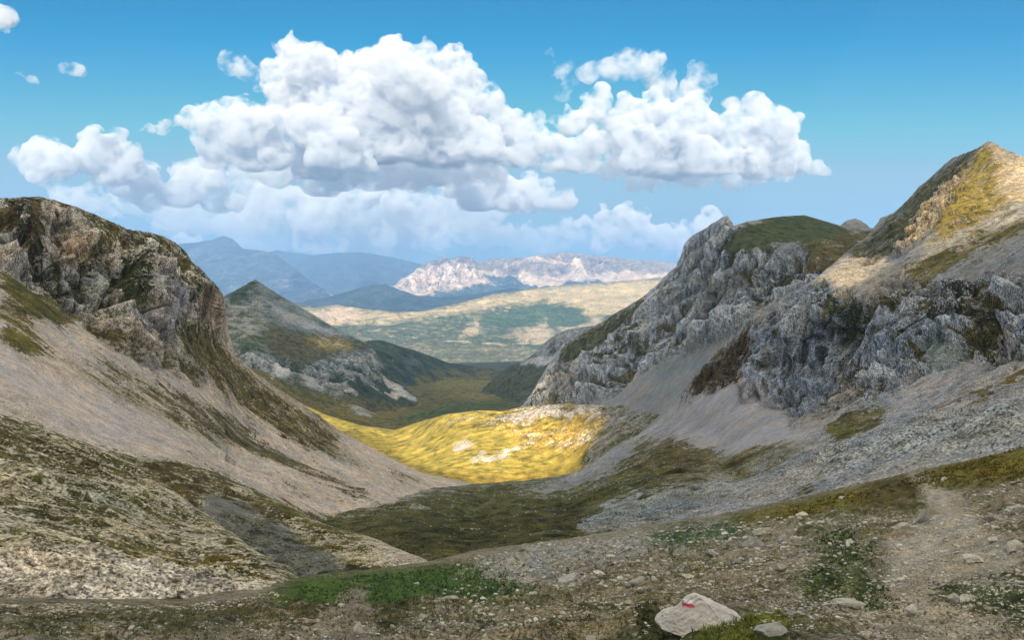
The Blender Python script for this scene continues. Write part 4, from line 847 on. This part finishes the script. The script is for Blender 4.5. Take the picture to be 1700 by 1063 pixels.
# the waymarked boulder
bp_, bn = s_ground.at(1150, 1046); kB = bp_.y / F
def boulder():
    V, Fa = icos(6); out = []
    # outline half-heights across its width, from the photograph: crest left of the middle, long fall to the right
    xs = np.array([-1, -.9, -.72, -.5, -.3, -.08, .06, .2, .36, .55, .72, .88, 1.0])
    top = np.array([.02, .22, .38, .50, .86, 1.0, .98, .84, .72, .55, .42, .26, .04])
    bot = np.array([0, -.06, -.12, -.22, -.3, -.36, -.36, -.3, -.3, -.24, -.16, -.05, 0])
    x = V[:, 0]; s = np.sqrt(np.clip(1 - x * x, 1e-6, 1)); zt = V[:, 2] / s; yt = V[:, 1] / s
    T = np.interp(x, xs, top); Bm = np.interp(x, xs, bot)
    z = np.where(zt > 0, np.abs(zt) ** .9 * T, Bm * np.abs(zt) * .9)
    y = yt * (.62 * s + .03) * (1.05 - .25 * np.clip(zt, 0, 1)) - .16 * (1 - np.clip(zt, 0, 1)) * (yt < 0)
    P = np.stack([x, y, z], -1)
    for n, h in (((-.25, -.86, .45), .44), ((.55, -.72, .42), .50), ((-.6, -.55, .58), .60), ((.62, -.1, .78), .66), ((-.1, .9, .4), .5)):
        n = np.array(n); n = n / np.linalg.norm(n); d = P @ n - h; P -= np.where(d > 0, d, 0)[:, None] * n * .9
    nn = V; P += nn * (fbm(V, .5, 4, 3, .55) * .07 + fbm(V, .12, 5, 8, .65) * .035)[:, None]
    P *= np.array([76 * kB, 66 * kB, 49 * kB])
    me = bpy.data.meshes.new('boulder'); me.from_pydata(P.tolist(), [], Fa.tolist()); me.materials.append(st_mark)
    for p in me.polygons: p.use_smooth = True
    o = bpy.data.objects.new('boulder', me); C.objects.link(o); o.location = (bp_.x + 15 * kB, bp_.y + .12, bp_.z + 22 * kB)
    o['label'] = 'pale pinkish boulder with a red and white trail mark near its top'; o['category'] = 'boulder'; o['kind'] = 'thing'
    return o, P, Fa
bo, BP, BF = boulder()
from mathutils.bvhtree import BVHTree
bvh = BVHTree.FromPolygons(BP.tolist(), BF.tolist())
def stripe(name, x0, x1, z0, z1, col, wob):
    nx, nz_ = 26, 8; V = []; Fc = []
    for j in range(nz_):
        for i in range(nx):
            u = i / (nx - 1); v_ = j / (nz_ - 1)
            x = x0 + (x1 - x0) * u + wob * .6 * math.sin(v_ * 7 + wob * 900); z = z0 + (z1 - z0) * v_ + wob * math.sin(u * 9 + j) * (1 if j in (0, nz_ - 1) else .3)
            hit = bvh.ray_cast(Vector((x, -5, z)), Vector((0, 1, 0)))
            y = hit[0].y if hit[0] is not None else 0
            nrm = hit[1] if hit[1] is not None else Vector((0, -1, 0))
            if nrm.y > 0: nrm = -nrm
            q = Vector((x, y, z)) + nrm * .0035; V.append(q)
    for j in range(nz_ - 1):
        for i in range(nx - 1): a = j * nx + i; Fc.append((a, a + 1, a + nx + 1, a + nx))
    me = bpy.data.meshes.new(name); me.from_pydata(V, [], Fc)
    m, t, b = M(name); n = N(t, 'ShaderNodeTexNoise'); n.inputs['Scale'].default_value = 60; n.inputs['Detail'].default_value = 5
    tc = N(t, 'ShaderNodeTexCoord'); t.links.new(tc.outputs['Object'], n.inputs['Vector'])
    rp = N(t, 'ShaderNodeValToRGB'); e = rp.color_ramp.elements; e[0].position = .35; e[1].position = .6
    e[0].color = tuple(c * .75 for c in col) + (1,); e[1].color = tuple(col) + (1,); t.links.new(n.outputs[0], rp.inputs[0]); t.links.new(rp.outputs[0], b.inputs['Base Color'])
    b.inputs['Roughness'].default_value = .6
    me.materials.append(m); o = bpy.data.objects.new(name, me); C.objects.link(o); o.parent = bo; return o
def bx(px): return (px - 1165) * kB
def bz(py): return (1046 - 22 - py) * kB
stripe('white_stripe', bx(1133), bx(1152), bz(991.5), bz(987), (.85, .85, .88), .0012)
stripe('red_stripe', bx(1133.5), bx(1152), bz(995.5), bz(991.8), (.62, .03, .10), .0008)

SHORT = ['long pale slab on green turf', 'upright grey stone by the path', 'white rounded stone', 'grey-green angular block', 'long pale bluish slab', 'whitish slab right of the path', 'broad pinkish stone', 'green-stained stone', 'long slab at the right edge', 'pointed stone at the bottom edge', 'flat grey slab at the bottom edge', 'pale slanting stone', 'stone on the grassy band', 'cream stone by the path head', 'low bottom-right stone', 'long narrow grey slab', 'small bright white stone', 'dark shadowed block', 'thin flat whitish slab', 'grey wedge-shaped stone', 'small round white stone', 'low tan stone', 'oval pale stone', 'cream stone in short grass', 'pale blocky stone beside the turf', 'tilted grey slab', 'white stone on bright green turf', 'stone beside the worn patch', 'upright stone under the dark meadow', 'mossy boulder', 'half-buried tan stone', 'cream stone beside the marked boulder']
marks = [(1157, 1020, 'marked boulder')]
for i, (px, py, w_, h_, lab, mt, tilt) in enumerate([
    (1405, 990, 58, 15, 'long flat pale slab with a pointed right end, lying on green turf', st_pale, -.12),
    (1533, 866, 25, 28, 'upright grey stone standing at the left edge of the path, dark hollow below it', st_grey, .5),
    (1332, 865, 22, 13, 'white rounded stone just below the grassy band, right of centre', st_pale, 0),
    (1299, 901, 28, 16, 'grey-green angular block left of the larger turf patch', st_grey, -.1),
    (1267, 889, 32, 14, 'long pale bluish slab beside the grey-green angular block', st_pale, -.15),
    (1620, 937, 40, 16, 'whitish flat slab on the right side of the path', st_pale, .1),
    (1660, 866, 30, 16, 'broad pinkish stone right of the path, below the dark turf', st_grey, 0),
    (1680, 840, 32, 16, 'pale green-stained stone near the right edge, highest of those beside the path', st_pale, 0),
    (1688, 926, 44, 20, 'long pale slab at the right edge of the picture', st_pale, -.25),
    (1435, 1059, 28, 16, 'pale pointed stone at the bottom edge, right of the marked boulder', st_pale, .1),
    (1281, 1066, 64, 16, 'flat grey slab cut by the bottom edge, just right of the marked boulder', st_grey, -.08),
    (1498, 881, 24, 13, 'pale slanting stone left of the path, below the upright grey stone', st_pale, -.3),
    (1400, 830, 15, 8, 'small pale stone on the grassy band above the turf patch', st_pale, -.2),
    (1570, 801, 14, 9, 'small cream stone on the grassy band right of the path head', st_pale, 0),
    (1689, 1044, 30, 12, 'low pale stone near the bottom right corner', st_pale, 0),
    (946, 962, 42, 14, 'long narrow grey slab on the gravel below the dark meadow', st_grey, -.22),
    (1207, 899, 17, 10, 'small bright white stone left of the long pale bluish slab', st_pale, 0),
    (1254, 914, 44, 22, 'dark shadowed block below the long pale bluish slab', st_grey, .1),
    (1142, 964, 30, 9, 'thin flat whitish slab directly above the marked boulder', st_pale, 0),
    (1135, 951, 28, 12, 'grey wedge-shaped stone above the thin flat whitish slab', st_grey, .15),
    (1090, 978, 11, 11, 'small round white stone up and left of the marked boulder', st_pale, 0),
    (1058, 982, 17, 10, 'low tan stone left of the small round white stone', st_grey, 0),
    (1045, 1012, 21, 10, 'oval pale stone left of the marked boulder, beside a dark tuft', st_pale, 0),
    (984, 1052, 22, 14, 'cream stone in short grass at the bottom, far left of the marked boulder', st_pale, .1),
    (1298, 982, 16, 16, 'pale blocky stone at the left edge of the green turf patch', st_pale, 0),
    (1184, 931, 26, 10, 'grey slab tilted over a dark gap, above and right of the marked boulder', st_grey, .2),
    (694, 977, 11, 7, 'small white stone on the bright green turf', st_pale, 0),
    (541, 1003, 16, 12, 'pale stone beside the worn patch left of the bright green turf', st_pale, 0),
    (830, 929, 9, 10, 'small upright stone on the far edge of the gravel, below the dark meadow', st_pale, .3),
    (878, 926, 38, 18, 'mossy boulder at the far edge of the gravel under the dark meadow', st_grey, 0),
    (1615, 985, 18, 8, 'small tan stone half buried in the path', st_grey, 0),
    (1240, 985, 14, 8, 'cream stone beside the marked boulder', st_pale, 0)]):
    stone(px, py, w_, h_, lab, 300 + i, mt, tilt); marks.append((px, py, SHORT[i]))
base_m = []
for i in range(14):
    me = rock_mesh(700 + i, 3, cuts=14); me.materials.append(st_pale if i % 3 else st_grey); base_m.append(me)
g = np.random.default_rng(11)
zones = [([(1190, 868), (1330, 858), (1480, 850), (1500, 900), (1350, 915), (1330, 960), (1180, 950)], 62, 'pale angular stone among many on the gravel between the marked boulder and the grassy band', 'stones below the grassy band'),
         ([(900, 920), (1180, 880), (1190, 960), (1060, 1020), (880, 1000)], 60, 'small grey stone on the open gravel left of and above the marked boulder', 'stones on the open gravel'),
         ([(1560, 830), (1700, 800), (1700, 1060), (1560, 1060), (1580, 900)], 46, 'weathered stone among many along the right side of the path', 'stones right of the path'),
         ([(1200, 960), (1540, 900), (1540, 1060), (1200, 1060)], 34, 'small stone in thin grass between the marked boulder and the path', 'stones in the thin grass'),
         ([(0, 1015), (560, 1010), (900, 1010), (1060, 1030), (1060, 1063), (0, 1063)], 36, 'small pale stone in short grass along the bottom left', 'stones in the short grass')]
loose = []
for poly, n, lab, grp in zones:
    poly = np.array(poly); c = 0
    while c < n:
        px, py = g.uniform(poly[:, 0].min(), poly[:, 0].max()), g.uniform(poly[:, 1].min(), poly[:, 1].max())
        if polydist(poly, np.array([px]), np.array([py]))[0] > 0: continue
        if 1080 < px < 1235 and py > 985: continue
        w_ = min(28, 6 + g.pareto(2.2) * 4.5) * (1 + (py - 900) / 500); mi = g.integers(14)
        o = stone(px, py, w_, w_ * g.uniform(.4, .75), lab, 2000 + c, None, g.uniform(-.3, .3), grp, base_m[mi], yaw=g.uniform(0, 6.3)); c += 1
        d = [math.hypot(px - m_[0], (py - m_[1]) * 1.6) for m_ in marks]; j = int(np.argmin(d)); m_ = marks[j]
        dx, dy = px - m_[0], (py - m_[1]) * 1.6
        ang = math.degrees(math.atan2(-dy, dx)) % 360
        way = ['right of', 'above and right of', 'above', 'above and left of', 'left of', 'below and left of', 'below', 'below and right of'][int(((ang + 22.5) % 360) // 45)]
        tone = 'pale' if mi % 3 else 'grey'; size = 'tiny' if w_ < 9 else 'small' if w_ < 16 else 'larger'
        loose.append((f'{size} {tone} stone {way} the {m_[2]}', d[j], o))
from collections import defaultdict
by = defaultdict(list)
for t_, d_, o in loose: by[t_].append((d_, o))
RANK = ['nearest', 'second nearest', 'third nearest', 'fourth nearest', 'fifth nearest', 'sixth nearest', 'seventh nearest', 'eighth nearest', 'ninth nearest', 'tenth nearest']
for t_, l_ in by.items():
    l_.sort(key=lambda q: q[0])
    for k_, (d_, o) in enumerate(l_): o['label'] = t_ if len(l_) == 1 else RANK[min(k_, 9)] + ' ' + t_

# uncountable: gravel and small stones, one object per slope
tpl = []
for s_ in range(6):
    V, Fa = icos(1); gg = np.random.default_rng(s_ + 50); P = V * gg.uniform(.62, 1.15, (len(V), 1)) * np.array([1, gg.uniform(.6, 1), gg.uniform(.4, .75)]); tpl.append((P, Fa))
def gravel(name, sheet, poly, n, lo, hi, mat, label, seed, cov_max=None, shape=2.0):
    g = np.random.default_rng(seed); poly = np.array(poly, float); Vs = []; Fs = []; off = 0; k_ = 0
    while k_ < n:
        px, py = g.uniform(poly[:, 0].min(), poly[:, 0].max()), g.uniform(poly[:, 1].min(), poly[:, 1].max())
        if polydist(poly, np.array([px]), np.array([py]))[0] > 0: continue
        cl_ = noise(np.array([[px / 26, py / 13, seed]]), 3)[0]
        if g.random() > .55 + .9 * cl_: continue
        p, nn = sheet.at(px, py); k = p.y / F
        w_ = min(hi, lo + g.pareto(shape) * lo) * k / 2
        P, Fa = tpl[g.integers(6)]; a = g.uniform(0, 6.28); ca, sa = math.cos(a), math.sin(a)
        Q_ = P @ np.array([[ca, -sa, 0], [sa, ca, 0], [0, 0, 1]]).T * w_
        Vs.append(Q_ + np.array([p.x, p.y, p.z + w_ * .12])); Fs.append(Fa + off); off += len(P); k_ += 1
    me = bpy.data.meshes.new(name); me.from_pydata(np.concatenate(Vs).tolist(), [], np.concatenate(Fs).tolist()); me.materials.append(mat)
    o = bpy.data.objects.new(name, me); C.objects.link(o); o['kind'] = 'stuff'; o['label'] = label; return o
def gravel_material(name, a, b_, scale):
    m, t, b = M(name); tc = N(t, 'ShaderNodeTexCoord'); n = N(t, 'ShaderNodeTexNoise'); n.inputs['Scale'].default_value = scale; n.inputs['Detail'].default_value = 6; n.inputs['Roughness'].default_value = .7
    t.links.new(tc.outputs['Object'], n.inputs['Vector']); rp = N(t, 'ShaderNodeValToRGB'); e = rp.color_ramp.elements
    e[0].position = .36; e[0].color = a + (1,); e[1].position = .62; e[1].color = b_ + (1,); t.links.new(n.outputs[0], rp.inputs[0]); t.links.new(rp.outputs[0], b.inputs['Base Color'])
    b.inputs['Roughness'].default_value = .95; return m
gm_near = gravel_material('gravel_near', (.27, .26, .22), (.64, .61, .53), 3.0)
gm_bank = gravel_material('gravel_bank', (.26, .23, .17), (.60, .55, .43), .8)
gravel('gravel', s_ground, [(780, 930), (900, 908), (1050, 888), (1200, 860), (1500, 850), (1700, 800), (1700, 1063), (0, 1063), (0, 1045), (700, 1030)], 13000, 2.0, 9, gm_near, 'loose grey and tan gravel strewn over the near ground', 21)
gravel('gravel', s_ground, [(840, 950), (950, 915), (1180, 875), (1500, 855), (1560, 870), (1540, 1063), (1240, 1063), (1240, 990), (1080, 980), (980, 1063), (700, 1063), (760, 1000)], 1500, 4.2, 15, gm_near, 'fist-sized broken stones on the open ground around the marked boulder', 28, shape=2.6)
gravel('gravel', s_ground, [(1580, 830), (1700, 800), (1700, 1063), (1640, 1063)], 500, 4.2, 16, gm_near, 'broken stones on the ground at the right edge', 29, shape=2.6)
gravel('scattered_rocks', s_left, [(0, 600), (160, 640), (400, 740), (620, 820), (740, 800), (640, 860), (400, 805), (170, 740), (0, 680)], 2600, 1.0, 4, gm_near, 'small rocks lying on the left-hand scree', 30)
gravel('scree', s_bank, [(0, 850), (240, 890), (420, 930), (495, 975), (440, 1003), (0, 1008)], 4200, 2.6, 13, gm_bank, 'pale rubble on the foot of the near left bank', 22)
gravel('scree', s_bank, [(0, 700), (120, 740), (235, 785), (330, 860), (470, 955), (300, 900), (0, 860)], 3200, 2.2, 8, gm_bank, 'pale rubble on the upper part of the near left bank', 23)
gravel('scree', s_gully, [(430, 835), (520, 880), (600, 900), (700, 938), (600, 950), (560, 915), (480, 875)], 1500, 2.2, 7, gm_bank, 'pale rubble on the small spur right of the bare gully', 24)
gravel('scattered_rocks', s_right, [(600, 850), (800, 815), (950, 800), (1100, 745), (1220, 780), (1150, 850), (950, 905), (700, 975), (560, 900)], 1100, 1.1, 3.6, gm_bank, 'small pale rocks dotted over the dark meadow of the basin', 25)
gravel('scattered_rocks', s_right, [(1000, 880), (1250, 800), (1500, 700), (1700, 620), (1700, 740), (1540, 780), (1300, 830), (1150, 862)], 2600, 1.3, 6, gm_near, 'grey rocks lying over the right-hand scree', 26)
gravel('gravel', s_ground, [(0, 1000), (300, 1005), (460, 985), (480, 1000), (300, 1022), (0, 1020)], 1500, 2.2, 10, gm_bank, 'pale rubble spilled from the bank on to the flat ground', 27)
# grass
def tufts(name, sheet, poly, n, hpx, col, label, seed, blades=7):
    g = np.random.default_rng(seed); poly = np.array(poly, float); V = []; Fc = []; k_ = 0
    while k_ < n:
        px, py = g.uniform(poly[:, 0].min(), poly[:, 0].max()), g.uniform(poly[:, 1].min(), poly[:, 1].max())
        if polydist(poly, np.array([px]), np.array([py]))[0] > 0: continue
        if g.random() > .6 + 1.1 * noise(np.array([[px / 22, py / 10, seed]]), 5)[0]: continue
        k_ += 1; p, nn = sheet.at(px, py); k = p.y / F
        for _ in range(blades):
            a = g.uniform(0, 6.28); r = g.uniform(0, hpx * .5) * k; h = hpx * k * g.uniform(.5, 1.2); lean = g.uniform(.2, .9) * h; wd = max(.6 * k, .003)
            b0 = Vector((p.x + math.cos(a) * r, p.y + math.sin(a) * r, p.z - .01 * h)); t1 = b0 + Vector((math.cos(a) * lean * .4, math.sin(a) * lean * .4, h * .6)); t2 = b0 + Vector((math.cos(a) * lean, math.sin(a) * lean, h))
            s_ = Vector((-math.sin(a), math.cos(a), 0)) * wd; i0 = len(V)
            V += [b0 - s_, b0 + s_, t1 + s_ * .7, t1 - s_ * .7, t2]; Fc += [(i0, i0 + 1, i0 + 2, i0 + 3), (i0 + 3, i0 + 2, i0 + 4)]
    me = bpy.data.meshes.new(name); me.from_pydata(V, [], Fc)
    me.materials.append(gravel_material(name, tuple(c * .8 for c in col), tuple(c * 1.7 for c in col), 2.5))
    o = bpy.data.objects.new(name, me); C.objects.link(o); o['kind'] = 'stuff'; o['label'] = label; return o
tufts('grass', s_ground, [(1165, 1052), (1215, 1040), (1290, 1036), (1320, 1063), (1150, 1075)], 500, 9, (.13, .145, .025), 'yellow-green grass at the foot of the marked boulder', 31)
tufts('grass', s_ground, [(1062, 1040), (1095, 1034), (1180, 1056), (1180, 1070), (1060, 1070)], 260, 7, (.045, .055, .02), 'dark grass in front of the marked boulder', 32)
tufts('grass', s_ground, [(480, 985), (600, 958), (760, 946), (900, 970), (880, 1000), (700, 1010), (500, 1010)], 1500, 4, (.04, .10, .02), 'bright green turf on the saddle', 33)
tufts('grass', s_ground, [(1350, 885), (1400, 872), (1455, 905), (1440, 950), (1490, 985), (1460, 1012), (1400, 990), (1365, 1015), (1330, 980), (1370, 930)], 1100, 4, (.055, .085, .028), 'green turf left of the path', 34)
tufts('grass', s_ground, [(0, 1020), (700, 1005), (1000, 1000), (1060, 1063), (0, 1063)], 2600, 6, (.085, .09, .035), 'short dry grass along the bottom left', 35, 5)
tufts('grass', s_ground, [(1230, 866), (1540, 786), (1700, 745), (1700, 800), (1560, 810), (1330, 864)], 1300, 4, (.12, .10, .022), 'ochre grass on the band below the right-hand scree', 36)
tufts('grass', s_ground, [(760, 960), (1000, 930), (1190, 900), (1240, 960), (1100, 985), (900, 1010), (740, 1000)], 900, 4, (.09, .09, .04), 'sparse short grass between the stones of the open ground', 38, 5)
tufts('grass', s_ground, [(1480, 960), (1700, 930), (1700, 1063), (1240, 1063), (1240, 960)], 700, 5, (.10, .09, .035), 'thin dry grass around the path', 37, 5)
# a bird far up on the right
def bird():
    Pb = Vector(at3(1306, 13.5, 120)); k = 120 / F
    bm = bpy.data.meshes.new('bird')
    V, Fc = [], []
    ns = 9
    prof = [(-1.0, .02), (-.7, .10), (-.3, .2), (.1, .22), (.45, .16), (.7, .1), (.85, .09), (1.0, .02)]
    for (x, r) in prof:
        for j in range(ns): a = 2 * math.pi * j / ns; V.append((x * 2.2 * k, math.cos(a) * r * 1.6 * k, math.sin(a) * r * 1.3 * k))
    for i in range(len(prof) - 1):
        for j in range(ns): a, b = i * ns + j, i * ns + (j + 1) % ns; Fc.append((a, b, b + ns, a + ns))
    for sg in (-1, 1):
        i0 = len(V)
        for (s_, z) in ((0, 0), (.5, .35), (1, .1)):
            for (cx_, zz) in ((.45 - .5 * s_, 0), (-.25 - .45 * s_, 0.02), (.1 - .45 * s_, .05)):
                V.append((cx_ * k * 2, sg * s_ * 4.2 * k, (z + zz) * k * 1.4))
        for q in range(2):
            b = i0 + q * 3
            Fc += [(b, b + 3, b + 5, b + 2), (b + 2, b + 5, b + 4, b + 1), (b, b + 1, b + 4, b + 3)]
    bm.from_pydata(V, [], Fc); m, t, b = M('feathers'); b.inputs['Base Color'].default_value = (.03, .03, .035, 1)
    n = N(t, 'ShaderNodeTexNoise'); n.inputs['Scale'].default_value = 12; rp = N(t, 'ShaderNodeValToRGB'); rp.color_ramp.elements[0].color = (.02, .02, .022, 1); rp.color_ramp.elements[1].color = (.06, .055, .05, 1)
    t.links.new(n.outputs[0], rp.inputs[0]); t.links.new(rp.outputs[0], b.inputs['Base Color'])
    bm.materials.append(m); o = bpy.data.objects.new('bird', bm); C.objects.link(o); o.location = Pb; o.rotation_euler = (R(25), 0, R(10))
    o['label'] = 'tiny dark bird gliding high in the blue sky at upper right'; o['category'] = 'bird'; o['kind'] = 'thing'
bird()
